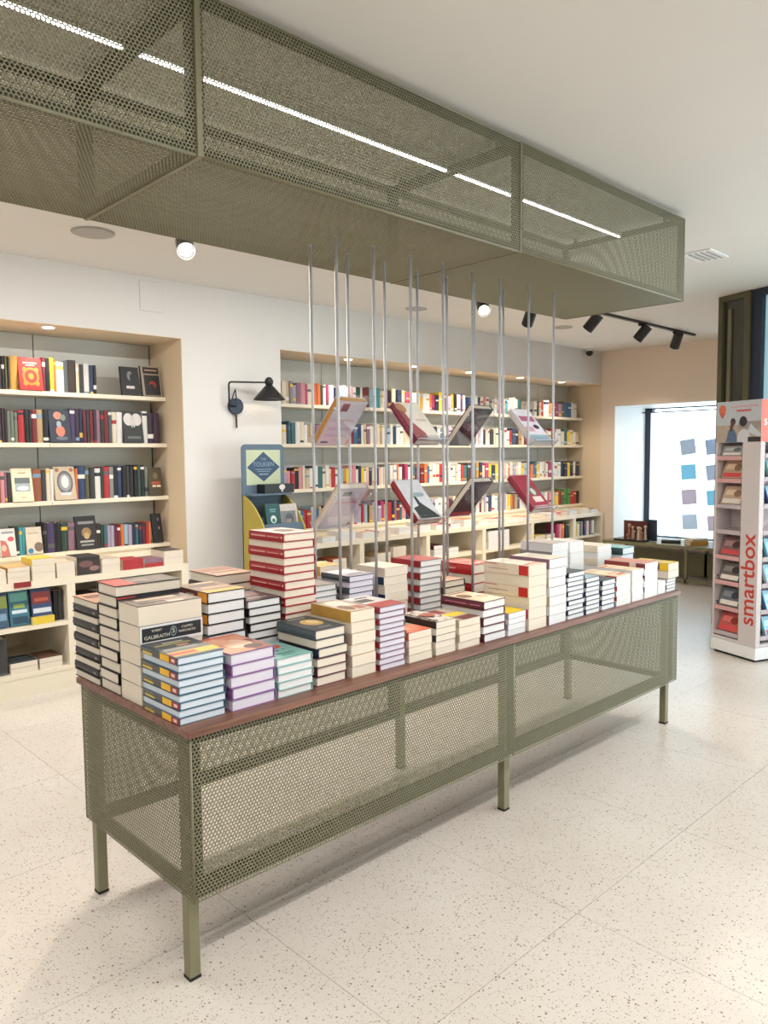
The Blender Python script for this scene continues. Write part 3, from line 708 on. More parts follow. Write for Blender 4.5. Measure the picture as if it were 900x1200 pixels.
# ------------------------------------------------------------------ rods with book holders
UN = [(.936, 1.137), (1.356, 1.568), (1.777, 1.987), (2.228, 2.455)]
RY = (.425, .586)
UL = ['first', 'second', 'third', 'fourth']
for i, (xa, xb) in enumerate(UN):
    root = empty('rod_display', ((xa + xb) / 2, (RY[0] + RY[1]) / 2, TT))
    tag(root, f'{UL[i]} set of four steel rods with acrylic book holders, counted from the left', 'display rods', 'rod displays on the table')
    rx, ry, rz_ = root.location
    for x in (xa, xb):
        for y in RY:
            ro = obj('rod', MB().bar((x - rx, y - ry, 0), (x - rx, y - ry, ZB - .003 - rz_), .0062, n=12).mesh('rod', [M_STEEL], True), root)
            obj('collar', MB().bar((x - rx, y - ry, 0.0), (x - rx, y - ry, .012), .011, n=12).mesh('collar', [M_STEEL], True), ro)
    for x in (xa, xb):
        for y in RY: obj('rod_socket', MB().bar((x - ox, y - oy, -.0022), (x - ox, y - oy, .05), .0062, n=10).mesh('rod_socket', [M_STEEL], True), can)
    back = i in (0, 2)
    for lev, zb in (('upper', 1.592), ('lower', 1.238)):
        yb, yt = (RY[1], RY[0]) if back else (RY[0], RY[1])
        sg = 1 if yt > yb else -1
        phi = math.atan2(.185, .165); Lh = .27
        c, s_ = math.cos(phi), math.sin(phi)
        # local frame: x across, y up the slope, z out of the slope
        M4 = Matrix.Translation(((xa + xb) / 2 - rx, yb - sg * .004 - ry, zb - rz_)) @ (Matrix.Rotation(0 if sg > 0 else math.pi, 4, 'Z') @ Matrix.Rotation(phi, 4, 'X'))
        hw_ = (xb - xa) / 2 - .008
        mb = MB()
        mb.box(-hw_, hw_, 0, Lh, -.004, 0); mb.box(-hw_, hw_, -.004, 0, -.004, .045); mb.box(-hw_, hw_, -.004, .016, .045, .049)
        ho = obj('acrylic_holder', mb.mesh('acrylic_holder', [M_ACRYLIC]), root); ho.matrix_local = M4
        cl = MB()
        for sx in (-1, 1):
            cl.bar((sx * hw_, .0, .0), (sx * (hw_ + .008), -.0, .006), .004, n=8); cl.bar((sx * hw_, .2, -.004), (sx * (hw_ + .008), .2, -.004), .004, n=8)
        cw = MB()
        cw.bar((-hw_, -.002, .047), (hw_, -.002, .047), .0022, n=6); cw.bar((-hw_, -.002, .047), (-hw_, -.002, 0), .0022, n=6); cw.bar((hw_, -.002, .047), (hw_, -.002, 0), .0022, n=6)
        obj('clip', cl.mesh('clip', [M_STEEL]), ho); obj('wire_lip', cw.mesh('wire_lip', [M_STEEL]), ho)
        bw, bh, bt_ = .160, .235, .030
        spec = {
            (0, 'upper'): ((216, 206, 214), [((0, 1, 0, 1), (222, 214, 220)), ((.55, .8, .78, .95), (150, 44, 70)), ((.1, .9, .55, .6), (226, 190, 190)), ((.1, .9, .35, .42), (206, 196, 206)), ((.1, .9, .2, .26), (206, 196, 206)), ((.65, .9, .05, .1), (90, 120, 140))], 'white book with ochre edges and maroon square'),
            (0, 'lower'): ((214, 200, 190), [((0, 1, 0, 1), (216, 208, 214)), ((.5, .8, .82, .92), (104, 120, 116)), ((.1, .9, .3, .75), (196, 180, 196)), ((.1, .9, .64, .67), (206, 120, 130)), ((.1, .9, .1, .2), (206, 200, 214))], 'white book with a grey text block on the back'),
            (1, 'upper'): ((128, 34, 62), [((0, 1, 0, 1), (226, 218, 206)), (ell(.15, .85, .2, .13), (176, 128, 96)), ([(0, 0), (.45, .03), (.5, .18), (.22, .5), (.18, .75), (0, .8)], (160, 92, 92)), ((.45, .9, .5, .56), (206, 190, 176))], 'maroon spined book with a pale cover'),
            (1, 'lower'): ((150, 36, 46), [((0, 1, 0, 1), (206, 208, 214)), ((0, 1, 0, .18), (200, 196, 196)), ([(.15, .02), (1, .02), (.8, .2), (.5, .42), (.45, .7), (.38, .68), (.36, .35), (.1, .3)], (46, 54, 52)), (ell(.6, .62, .26, .06), (150, 166, 170))], 'red spined book with a black cover figure'),
            (2, 'upper'): ((40, 38, 42), [((0, 1, 0, 1), (42, 40, 46)), ((.1, .6, .3, .6), (70, 68, 72)), ((.6, .9, .85, .92), (92, 60, 76))], 'black backed book with cream pages'),
            (2, 'lower'): ((46, 34, 42), [((0, 1, 0, 1), (56, 38, 48)), ((0, 1, .0, .13), (176, 40, 62)), ((.15, .85, .3, .8), (74, 50, 62)), ((.7, .8, .5, .55), (170, 110, 80))], 'dark plum book with a red foot band'),
            (3, 'upper'): ((222, 214, 214), [((0, 1, 0, 1), (222, 216, 224)), ((.1, .9, .62, .78), (166, 90, 120)), ((0, 1, 0, .2), (140, 176, 190)), (ell(.7, .45, .16, .07), (60, 52, 76)), ((.05, .45, .3, .45), (210, 150, 170))], 'white book with mauve title and blue foot'),
            (3, 'lower'): ((150, 44, 62), [((0, 1, 0, 1), (160, 48, 66)), ((.35, .85, .2, .36), (226, 208, 200)), (ell(.6, .52, .22, .14), (96, 104, 96)), (ell(.6, .5, .12, .1), (206, 200, 190)), ((.2, .9, .06, .1), (214, 150, 150))], 'maroon book with a white and grey emblem'),
        }[(i, lev)]
        dx = (-1 if not back else 1) * max(.0, min(.012, hw_ - .0855))
        Mw = Matrix.Translation((dx, bh / 2 + .0005, .0008))
        cm, pm2 = book_meshes(bw, bh, bt_, True)
        bo = obj('displayed_book', cm, None, color=lin(spec[0]))
        bo.matrix_world = Matrix.Translation(root.location) @ M4 @ Mw
        obj('page_block', pm2, bo, color=lin((206, 150, 70)) if (i, lev) == (0, 'upper') else PAGE['cream'])
        cover_print(bo, spec[1], bw, bh, bt_, back)
        tag(bo, f'{spec[2]} in {"an" if lev == "upper" else "a"} {lev} rod holder', 'book', 'books shown in the rod holders')

# ------------------------------------------------------------------ built-in bookcases
SH = [2.030, 1.660, 1.238, 0.858]      # shelf tops
SF = 3.765                             # shelf front
CT = 0.752                             # counter top
def bookcase(name, label, xs, cfront, dividers, cend=None):
    cend = cend or xs[-1] - .006
    root = empty(name, ((xs[0] + xs[-1]) / 2, 3.7, 0)); tag(root, label, 'bookcase')
    gx, gy, _ = root.location
    def p(n, mt, *bs): return boxes(n, mt, root, *[(b[0] - gx, b[1] - gx, b[2] - gy, b[3] - gy, b[4], b[5]) for b in bs])
    for z in SH:
        for a, b_ in zip(xs[:-1], xs[1:]):
            bevel(p('shelf', M_SHELF, (a + .0015, b_ - .0015, SF, YB - .006, z - .032, z)), .002)
    p('counter_top', M_SHELF, (xs[0] + .006, cend, cfront, YB - .006, CT - .045, CT))
    for d in dividers:
        p('divider', M_SHELF, (d - .028, d + .028, cfront + .001, YB - .006, .155, CT - .045))
    p('counter_shelf', M_SHELF, (xs[0] + .006, cend, cfront + .004, YB - .006, .435, .462))
    p('bottom_shelf', M_SHELF, (xs[0] + .006, cend, cfront + .002, YB - .006, .13, .158))
    p('plinth', M_SHELF, (xs[0] + .006, cend, cfront + .006, cfront + .03, 0, .13))
    p('back_board', M_SHELF, (xs[0] + .006, cend, YB - .03, YB - .008, .13, CT - .045))
    p('riser', M_SHELF, (xs[0] + .006, cend, SF + .02, SF + .035, CT, SH[3] - .032))
    return root
bookcase('bookcase', 'cream built-in bookcase in the near left alcove', [N1[0] + .004, 1.045, N1[1] - .005], 3.20, [N1[0] + .04, .935, 1.787], 1.815)
bookcase('bookcase', 'long cream built-in bookcase in the alcove behind the rods', [N2[0] + .006, 3.80, 4.73, 5.66, 6.59, 7.52, XR - .006], 3.44, [2.96, 3.80, 4.73, 5.66, 6.59, 7.52, 8.2])

# ---- upright books, spine to the viewer: unit meshes scaled to size
def spine_book(variant, face=False):
    mb = MB()
    cuts = [0, .07, .16, .30, .62, .74, .86, .94, 1.0]
    acc = [(), (), (1,), (5,), (6,), (), (0,), (), (2,), (4,)][variant]
    prof = [(-.5, .04), (-.3, .008), (0, 0), (.3, .008), (.5, .04)]
    vs = []; fs = []
    for z in cuts: vs += [(a, b, z) for a, b in prof]
    for k in range(len(cuts) - 1):
        for j in range(4):
            mb.add([], [])
            q = (k * 5 + j, k * 5 + j + 1, (k + 1) * 5 + j + 1, (k + 1) * 5 + j)
            fs.append((q, 1 if (k in acc and 0 <= j <= 3) else 0))
    b0 = len(mb.v); mb.v += vs
    for q, mi in fs: mb.f.append(tuple(b0 + i for i in q)); mb.m.append(mi)
    # boards
    for sx in (-1, 1):
        x0, x1 = (-.5, -.42) if sx < 0 else (.42, .5)
        mb.box(x0, x1, .04, 1, 0, 1, 0)
    mb.box(-.42, .42, .03, .97, .01, .975, 2)
    return mb.mesh('spine_book', [M_COVER, M_ACCENT, M_PAPER])
SPB = [spine_book(i) for i in range(10)]

def upright(x0, x1, y, z, hh, depth, color, label, group, variant=None, lean=0.0, name='shelf_book'):
    o = obj(name, SPB[R.randrange(10) if variant is None else variant], None, ((x0 + x1) / 2, y, z + .0006), 0, lin(PAL[color]))
    o.scale = (max(.004, x1 - x0 - .0012), depth, hh)
    if lean: o.rotation_euler = (0, lean, 0)
    tag(o, label, 'book', group)
    return o

def face_out(x0, x1, y, z, hh, color, art, label, group, t=.026):
    """book standing with its cover to the viewer, leaning slightly back"""
    w = x1 - x0
    cm, pm = book_meshes(w, hh, t, True)
    o = obj('face_out_book', cm, None, color=lin(PAL[color] if isinstance(color, str) else color))
    tilt = math.radians(80)
    o.matrix_world = Matrix.Translation(((x0 + x1) / 2, y, z)) @ Matrix.Rotation(tilt, 4, 'X') @ Matrix.Translation((0, hh / 2 + .0008, 0))
    obj('page_block', pm, o, color=PAGE['cream'])
    cover_print(o, art, w, hh, t)
    tag(o, label, 'book', group)
    return o

FA = {
 'red': ('red', [((0, 1, 0, 1), (208, 40, 36)), ((.2, .8, .82, .86), (236, 200, 190)), ((.3, .7, .75, .78), (236, 200, 190)), (ell(.5, .42, .36, .28), (232, 120, 40)), (ell(.5, .42, .28, .21), (208, 44, 36)), (ell(.5, .42, .12, .1), (232, 130, 44)), (ell(.24, .62, .1, .08), (232, 120, 40)), (ell(.76, .62, .1, .08), (232, 120, 40)), (ell(.24, .2, .1, .08), (232, 120, 40)), (ell(.76, .2, .1, .08), (232, 120, 40))], 'red face-out book with an orange emblem'),
 'blackfig': ('black', [((0, 1, 0, 1), (28, 28, 30)), (ell(.5, .68, .16, .17), (120, 122, 124)), (ell(.62, .62, .14, .15), (28, 28, 30)), ((.25, .7, .22, .32), (214, 206, 204))], 'black face-out book with a pale crescent'),
 'blackred': ('charcoal', [((0, 1, 0, 1), (160, 146, 130)), ((.1, .95, .74, .96), (40, 28, 28)), ((.12, .95, .02, .7), (30, 30, 32)), ((.2, .85, .84, .88), (190, 150, 130)), (ell(.55, .36, .2, .14), (150, 50, 40)), (ell(.5, .28, .16, .12), (30, 30, 32))], 'black face-out book with a red arc'),
 'coral': ('navy', [((0, 1, 0, 1), (44, 50, 66)), (ell(.42, .82, .2, .12), (206, 128, 112)), (ell(.68, .76, .14, .1), (112, 124, 112)), (ell(.5, .34, .22, .17), (214, 120, 96)), (ell(.45, .55, .12, .1), (150, 160, 176)), (ell(.55, .12, .3, .06), (96, 104, 116))], 'navy face-out book with coral flowers'),
 'moth': ('charcoal', [((0, 1, 0, 1), (40, 44, 42)), (ell(.28, .74, .26, .2), (214, 208, 206)), (ell(.72, .74, .26, .2), (214, 208, 206)), (ell(.5, .66, .14, .2), (200, 194, 192)), ([(.38, .3), (.62, .3), (.5, .58)], (36, 40, 38)), ((.15, .85, .12, .2), (104, 108, 104))], 'dark face-out book with pale moth wings'),
 'cream': ('cream', [((0, 1, 0, 1), (232, 218, 190)), ((.12, .88, .3, .72), (160, 172, 176)), ((.12, .88, .55, .72), (104, 110, 112)), (ell(.5, .4, .3, .07), (214, 222, 226)), ((.3, .7, .84, .88), (180, 160, 130)), ((.4, .6, .1, .14), (214, 180, 130))], 'cream face-out book with a grey blue picture'),
 'ornate': ('beige', [((0, 1, 0, 1), (200, 182, 156)), (ell(.5, .52, .4, .36), (104, 104, 108)), (ell(.5, .52, .3, .27), (150, 150, 152)), (ell(.5, .54, .18, .19), (228, 224, 218)), ((.25, .75, .14, .22), (206, 214, 218)), (ell(.15, .9, .1, .06), (160, 110, 80)), (ell(.85, .9, .1, .06), (160, 110, 80))], 'beige face-out book with a grey oval frame'),
 'olive': ('olive', [((0, 1, 0, 1), (76, 66, 48)), ((.15, .85, .4, .5), (170, 80, 50)), ((.2, .5, .3, .37), (226, 206, 180)), ((.55, .85, .3, .37), (226, 206, 180)), (ell(.5, .7, .2, .12), (110, 104, 70))], 'olive brown face-out book'),
 'pinkwhite': ('white', [((0, 1, 0, 1), (226, 218, 214)), ((.1, .9, .82, .9), (150, 160, 170)), (ell(.7, .62, .22, .09), (208, 90, 96)), ([(0, .0), (.6, 0), (.5, .35), (.35, .55), (0, .6)], (196, 112, 100)), (ell(.2, .3, .16, .12), (236, 190, 170))], 'white face-out book with red and pink shapes'),
 'creamgrey': ('cream', [((0, 1, 0, 1), (218, 204, 184)), (ell(.75, .25, .3, .18), (120, 104, 92)), ((.1, .8, .75, .8), (180, 164, 148)), (ell(.2, .12, .18, .1), (60, 130, 170))], 'pale cream face-out book with a brown shape'),
 'gold': ('black', [((0, 1, 0, 1), (38, 34, 34)), ((.12, .9, .76, .84), (150, 144, 140)), (ell(.5, .5, .24, .15), (150, 122, 84)), (ell(.5, .4, .14, .1), (190, 160, 110)), ((.15, .85, .2, .26), (176, 170, 164)), ((.2, .8, .1, .15), (150, 144, 140))], 'black face-out book with a gold emblem'),
 'blackspine': ('black', [((0, 1, 0, 1), (26, 26, 30)), ((.55, .7, .75, .85), (120, 120, 130)), ((.6, .72, .45, .55), (150, 140, 150))], 'tall black face-out book'),
 'tealcov': ('teal', [((0, 1, 0, 1), (50, 110, 130)), ((.05, .95, .7, .95), (96, 160, 150)), ((.1, .9, .35, .45), (206, 222, 226)), ((.1, .9, .05, .25), (40, 70, 90)), ((.2, .8, .5, .62), (150, 170, 90))], 'teal face-out book'),
 'bluered': ('navy', [((0, 1, 0, 1), (52, 70, 110)), ((.05, .95, .55, .9), (146, 62, 62)), ((.15, .85, .62, .72), (214, 110, 80)), ((.05, .95, .28, .42), (206, 214, 224)), ((.1, .9, .06, .2), (60, 90, 150))], 'blue and red face-out book'),
 'lime': ('blue', [((0, 1, 0, 1), (60, 84, 110)), ((0, 1, .55, .9), (150, 170, 90)), ((.1, .9, .2, .4), (120, 150, 180))], 'blue face-out book with a lime band'),
}
# rows of the near bookcase: (u0, u1, v of the top edge, colour or face key)
ROWS1 = [
 [(-22,-14,419,'navy'),(-14,-6,421,'white'),(-6,1,417,'dark brown'),(1,5,417,'black'),(5,8,417,'olive'),(8,11,418,'black'),(11,21,417,'ochre'),(21,49,419,'*red'),(49,53,419,'maroon'),(53,58,420,'black'),(58,63,419,'yellow'),(63,66,422,'orange'),(66,75,424,'white'),(75,80,423,'slate'),(80,89,422,'dark brown'),(89,93,426,'cream'),(93,98,427,'charcoal'),(98,105,426,'white'),(105,109,428,'dark blue'),(109,113,428,'black'),(141,163,430,'*blackfig'),(165,188,429,'*blackred')],
 [(-20,-12,478,'grey'),(-12,-4,480,'dark green'),(-4,1,478,'plum'),(1,5,478,'dark brown'),(5,8,479,'plum'),(8,12,482,'grey green'),(12,16,482,'grey green'),(16,21,483,'grey green'),(21,28,481,'red'),(28,34,480,'black'),(34,37,480,'charcoal'),(37,43,480,'dark red'),(43,50,480,'tan'),(50,57,480,'black'),(57,82,480,'*coral'),(82,88,479,'purple'),(88,93,479,'plum'),(93,97,479,'navy'),(97,101,480,'maroon'),(101,105,480,'charcoal'),(105,109,481,'dark red'),(109,113,480,'plum'),(113,118,481,'mauve'),(118,122,481,'charcoal'),(122,127,481,'dark red'),(127,131,481,'slate'),(131,137,483,'cream'),(137,144,483,'white'),(144,167,482,'*moth'),(167,173,482,'white'),(173,180,484,'plum'),(180,187,484,'plum')],
 [(-20,-10,552,'navy'),(-10,0,553,'rust'),(0,5,553,'pink'),(5,8,554,'mauve'),(8,13,554,'charcoal'),(13,38,549,'*cream'),(38,48,550,'rust'),(48,54,551,'charcoal'),(54,59,549,'cream'),(59,63,550,'white'),(63,88,547,'*ornate'),(88,91,549,'orange'),(91,100,546,'dark blue'),(100,105,546,'olive'),(105,111,548,'charcoal'),(111,118,549,'white'),(118,121,548,'dark green'),(121,128,547,'red'),(128,133,547,'grey'),(133,138,546,'black'),(138,143,546,'dark blue'),(143,148,546,'black'),(148,152,546,'charcoal'),(152,157,546,'black'),(157,161,545,'black'),(161,165,545,'dark green'),(165,170,545,'black'),(170,174,547,'grey green'),(174,190,548,'*olive')],
 [(-20,-12,616,'teal'),(-12,-2,617,'cream'),(-1,18,620,'*pinkwhite'),(18,22,618,'charcoal'),(22,26,618,'turquoise'),(26,30,618,'turquoise'),(30,49,618,'*creamgrey'),(50,55,613,'black'),(55,64,613,'purple'),(64,72,613,'black'),(72,80,613,'dark green'),(80,88,613,'mauve'),(88,113,605,'*gold'),(113,118,614,'dark brown'),(118,122,616,'dark green'),(122,126,616,'teal'),(126,130,616,'lilac'),(130,134,616,'lilac'),(134,138,616,'maroon'),(138,142,615,'dark red'),(142,146,615,'orange'),(146,151,615,'pale blue'),(151,155,615,'lilac'),(155,159,614,'navy'),(159,163,614,'teal'),(163,167,614,'navy'),(167,171,613,'maroon'),(171,174,613,'red'),(174,177,612,'orange'),(178,190,602,'*blackspine')],
]
SHN = ['top', 'second', 'third', 'fourth']
yb1 = SF + .012
for ri, row in enumerate(ROWS1):
    n = len(row); g = f'books on the {SHN[ri]} shelf of the near bookcase'
    zs = SH[ri]
    vb = None
    for k, (u0, u1, vt, cn) in enumerate(row):
        yy = yb1 if cn[0] == '*' else yb1 + R.uniform(0, .012)
        a = at(u0, vt, 1, yb1); b_ = at(u1, vt, 1, yb1)
        x0, x1 = a[0], b_[0]
        if x0 < N1[0] + .06: continue
        x1 = min(x1, N1[1] - .012)
        hh = max(.12, min(.33, (a[2] + b_[2]) / 2 - zs))
        pos = f'{ordinal(n - k)} from the right' if n - k > 1 else 'last at the right'
        if cn[0] == '*':
            fa = FA[cn[1:]]
            face_out(x0, x1 - .003, yb1, zs + .0005, hh, fa[0], fa[1], f'{fa[2]} on the {SHN[ri]} shelf of the near bookcase', g, t=.02)
        else:
            upright(x0, x1, yy, zs, hh, R.uniform(.14, .16), cn, f'{cn} spine, {pos}, near bookcase {SHN[ri]} shelf', g)

# ---- long bookcase: 300 upright books in all are single things, the farthest ones are one object
WT = [('white', 40), ('cream', 22), ('beige', 7), ('pink', 6), ('red', 7), ('dark red', 4), ('maroon', 4), ('magenta', 3), ('mauve', 5), ('lilac', 6), ('pale blue', 7), ('blue', 5), ('dark blue', 5), ('navy', 6), ('teal', 4), ('turquoise', 2), ('yellow', 5), ('ochre', 3), ('orange', 5), ('peach', 5), ('grey', 5), ('charcoal', 3), ('black', 4), ('green', 1), ('purple', 3), ('tan', 3)]
NAMES = [n for n, w in WT for _ in range(w)]
HEAD = [
 ['navy', 'white', 'white', 'maroon', 'cream', 'beige', 'grey', 'lilac', 'mauve', 'pink', 'magenta', 'cream', 'orange', 'orange', 'dark green', 'white', 'magenta', 'white', 'navy', 'white', 'pale blue', 'white', 'white', 'pink', 'white', 'dark green', 'white', 'dark red', 'dark red', 'pale blue', 'white'],
 ['white', 'white', 'ochre', 'ochre', 'cream', 'navy', 'teal', 'teal', 'white', 'cream', 'white', 'tan', 'white', 'mauve', 'grey', 'tan', 'cream', 'white', 'yellow', 'white', 'blue', 'grey', 'orange', 'red', 'blue', 'dark blue', 'white', 'beige', 'mauve', 'white'],
 ['white', 'white', 'cream', 'plum', 'pale blue', 'lilac', 'pink', 'red', 'black', 'pink', 'cream', 'beige', 'white', 'navy', 'white', 'teal', 'cream', 'white', 'peach', 'red', 'white', 'pale blue', 'ochre', 'yellow', 'pink', 'pink', 'white', 'navy', 'yellow', 'white'],
 ['white', 'white', 'lilac', 'magenta', 'lilac', 'white', 'beige', 'cream', 'white', 'blue', 'red', 'red', 'pale blue', 'blue', 'beige', 'tan', 'navy', 'white', 'red', 'pink', 'cream', 'white', 'orange', 'red', 'blue'],
]
TAIL = [
 ['white', 'cream', 'orange', 'maroon', 'maroon', 'mauve', 'slate', 'blue', 'blue', 'white', 'white', 'dark red'],
 ['peach', 'white', 'red', 'white', 'cream', 'teal', 'yellow', 'cream', 'white', 'beige', 'mauve'],
 ['magenta', 'white', 'white', 'navy', 'navy', 'yellow', 'charcoal', 'white', 'navy', 'lilac'],
 ['white', 'beige', 'yellow', 'red', 'olive', 'green', 'green', 'red', 'red', 'black'],
]
far = MB(); far_mats = []
def far_mat(cn):
    mt = cmat(PAL[cn])
    if mt not in far_mats: far_mats.append(mt)
    return far_mats.index(mt)
far_paper = None
X_SPLIT = 4.75
for ri in range(4):
    x = N2[0] + .03; k = 0; zs = SH[ri]
    g = f'books on the {SHN[ri]} shelf of the long bookcase'
    end = XR - .08
    tail = TAIL[ri]; tw = len(tail) * .075
    while x < end - .02:
        grow = 1 + .35 * (x - 3) / 5
        intail = x > end - tw
        if intail:
            ti = int((x - (end - tw)) / .075); cn = tail[min(ti, len(tail) - 1)]; t = .074
        else:
            cn = HEAD[ri][k] if k < len(HEAD[ri]) else R.choice(NAMES); t = R.uniform(.026, .056) * grow
        hh = R.uniform(.17, .215) if ri else R.uniform(.17, .21)
        y = SF + .01 + R.uniform(0, .02)
        if x + t > end: break
        if not intail and k > len(HEAD[ri]) and R.random() < .03: x += R.uniform(.02, .05)
        k += 1
        if x < X_SPLIT:
            upright(x, x + t, y, zs, hh, R.uniform(.14, .17), cn, f'{cn} spine, {ordinal(k)} from left, long bookcase {SHN[ri]} shelf', g)
        else:
            mi = far_mat(cn); d = R.uniform(.14, .17); e = .0008
            far.box(x + e, x + t - e, y, y + d, zs, zs + hh, mi)
            pi_ = far_mat('cream'); far.box(x + .004, x + t - .004, y + .006, y + d - .002, zs + hh, zs + hh + .0006, pi_)
            ac = far_mat(R.choice(['white', 'ochre', 'navy', 'red', 'grey', 'pale blue'])); zz = R.choice([.1, .3, .6, .75])
            far.box(x + .004, x + t - .004, y - .0006, y, zs + hh * zz, zs + hh * (zz + R.uniform(.06, .16)), ac)
        x += t
fo = obj('shelved_books', far.mesh('shelved_books', far_mats), None, (0, 0, .0006))
tag(fo, 'farther rows of many-coloured upright books on the long bookcase', 'books', kind='stuff')

# ---- low piles on the counters
def flat_pile(desc, x0, x1, y0, y1, z, specs, page='cream', art=None):
    """specs: (thickness, colour) from the bottom up"""
    zz = z + .0006; n = len(specs)
    for i, (t, cn) in enumerate(specs):
        pos = 'top book' if i == n - 1 else ('bottom book' if i == 0 else 'middle book')
        if n == 1: pos = 'single book'
        if n > 3 and 0 < i < n - 1: pos = ordinal(n - i) + ' book down'
        b = make_book((x0 + x1) / 2 + R.uniform(-.002, .002), (y0 + y1) / 2 + R.uniform(-.002, .002), zz, math.pi / 2 * R.choice((1, -1)) if False else ROT[R.choice('LR')], x1 - x0, y1 - y0, t - .0002, PAL[cn], page, False, f'{pos} of the {desc}', desc)
        if i == n - 1 and art: cover_print(b, art, x1 - x0, y1 - y0, t)
        zz += t
U1 = [(-16, 8, [(.045, 'cream'), (.045, 'cream')], 'cream pile at the left end of the near counter', [((0, 1, 0, 1), 'cream')]),
      (9, 36, [(.035, 'cream'), (.035, 'cream'), (.03, 'ochre')], 'cream pile with an ochre cover on the near counter', [((0, 1, 0, 1), (214, 176, 120))]),
      (38, 66, [(.05, 'cream'), (.05, 'cream'), (.04, 'yellow')], 'tall yellow topped pile on the near counter', [((0, 1, 0, 1), (236, 200, 80))]),
      (67, 89, [(.05, 'cream'), (.05, 'white')], 'cream pile left of the dark photo boxed set', [((0, 1, 0, 1), (220, 206, 184))]),
      (120, 142, [(.05, 'cream'), (.045, 'cream')], 'cream pile right of the dark photo boxed set', [((0, 1, 0, 1), (200, 186, 166))]),
      (144, 169, [(.035, 'red'), (.035, 'red')], 'red pile on the near counter', [((0, 1, 0, 1), (206, 44, 40))]),
      (170, 192, [(.03, 'red'), (.03, 'mauve')], 'mauve and red pile on the near counter', [((0, 1, 0, 1), (120, 96, 104))]),
      (193, 216, [(.055, 'cream'), (.05, 'cream')], 'cream pile at the right end of the near counter', [((0, 1, 0, 1), (90, 80, 78))])]
for u0, u1, sp, desc, art in U1:
    a = at(u0, 672, 1, 3.22)[0]; b_ = at(u1, 664, 1, 3.22)[0]
    if 'red' in sp[0][1]:
        zz = CT + .0006
        for i, (t, cn) in enumerate(sp):   # spines face the viewer
            bo = make_book((a + b_) / 2, 3.32, zz, math.pi / 2, .19, b_ - a - .006, t - .0003, PAL[cn], 'cream', False, f'{"top" if i else "bottom"} book of the {desc}', desc); zz += t
    else:
        flat_pile(desc, a, b_ - .006, 3.222, 3.42, CT, sp, 'cream', art)
a = at(91, 680, 1, 3.22)[0]; b_ = at(118, 676, 1, 3.22)[0]
bo = make_book((a + b_) / 2, 3.32, CT + .0006, math.pi / 2, .19, b_ - a, .125, PAL['charcoal'], 'cream', False, 'thick dark photo boxed set on the near counter', None)
bo.name = 'boxed_set'; bo['category'] = 'boxed set'
obj('spine_print', spine_print_mesh([((0, 1, 0, 1), (58, 50, 50)), (ell(.4, .6, .3, .2), (120, 84, 84)), (ell(.75, .3, .22, .16), (150, 116, 112)), ((.05, .9, .85, .97), (40, 36, 38))], .19, b_ - a, .125), bo)
# red shelf tag on the counter edge
a = at(16, 683, 1, 3.199)[0]; b_ = at(36, 680, 1, 3.199)[0]
tag(boxes('shelf_tag', cmat((140, 40, 46)), None, (a, b_, 3.194, 3.1995, .722, .757)), 'small dark red tag on the near counter edge', 'tag')
# counter shelf of the near bookcase
Y = 3.225; z = .4622
for (u0, u1, vt, key, lab) in [(-6, 11, 694, 'lime', 'blue and lime face-out book under the near counter'), (12, 36, 690, 'tealcov', 'teal face-out book under the near counter'), (38, 63, 686, 'bluered', 'blue and red face-out book under the near counter')]:
    a = at(u0, vt, 1, Y); b_ = at(u1, vt, 1, Y); hh = min(.225, a[2] - z)
    face_out(a[0], b_[0] - .004, Y + .05, z, max(.17, hh), FA[key][0], FA[key][1], lab, None, t=.03)
for i, (u0, u1, cn) in enumerate([(64.5, 70, 'black'), (70, 75.5, 'charcoal')]):
    a = at(u0, 690, 1, Y); b_ = at(u1, 690, 1, Y)
    upright(a[0], b_[0], Y + .03, z, .20, .15, cn, f'{cn} upright book under the near counter beside the divider', 'upright books under the near counter')
a = at(38, 735, 1, Y)[0]; b_ = at(64, 735, 1, Y)[0]
make_book((a + b_) / 2, 3.232, z + .0006, math.pi / 2, .03, b_ - a, .048, PAL['yellow'], 'cream', False, 'small yellow book lying before the blue and red book', None)
# bottom shelf
z = .1582
a = at(-4, 760, 1, Y)[0]; b_ = at(10, 760, 1, Y)[0]
upright(a, b_, Y + .02, z, .24, .15, 'charcoal', 'charcoal upright book on the bottom shelf at the left edge', None, variant=6)
for (u0, u1, cn, desc, art) in [(13, 45, 'slate', 'slate covered pile on the bottom shelf', [((0, 1, 0, 1), (66, 72, 78)), ((.1, .9, .3, .5), (120, 140, 150))]), (47, 74, 'dark brown', 'brown covered pile on the bottom shelf', [((0, 1, 0, 1), (110, 78, 60)), ((.2, .8, .3, .6), (150, 116, 90))])]:
    a = at(u0, 775, 1, Y)[0]; b_ = at(u1, 772, 1, Y)[0]
    flat_pile(desc, a, b_, 3.235, 3.44, z, [(.035, 'cream'), (.035, cn)], 'cream', art)
# behind the divider, mostly hidden by the table
for i, (x0, x1, cn) in enumerate([(.985, 1.14, 'charcoal'), (1.16, 1.31, 'cream'), (1.33, 1.48, 'red'), (1.50, 1.65, 'beige')]):
    flat_pile(['charcoal', 'cream', 'red', 'beige'][i] + ' topped pile low behind the counter divider', x0, x1, 3.235, 3.45, .4622, [(.05, 'cream'), (.05, 'cream'), (.05, cn)], 'cream')

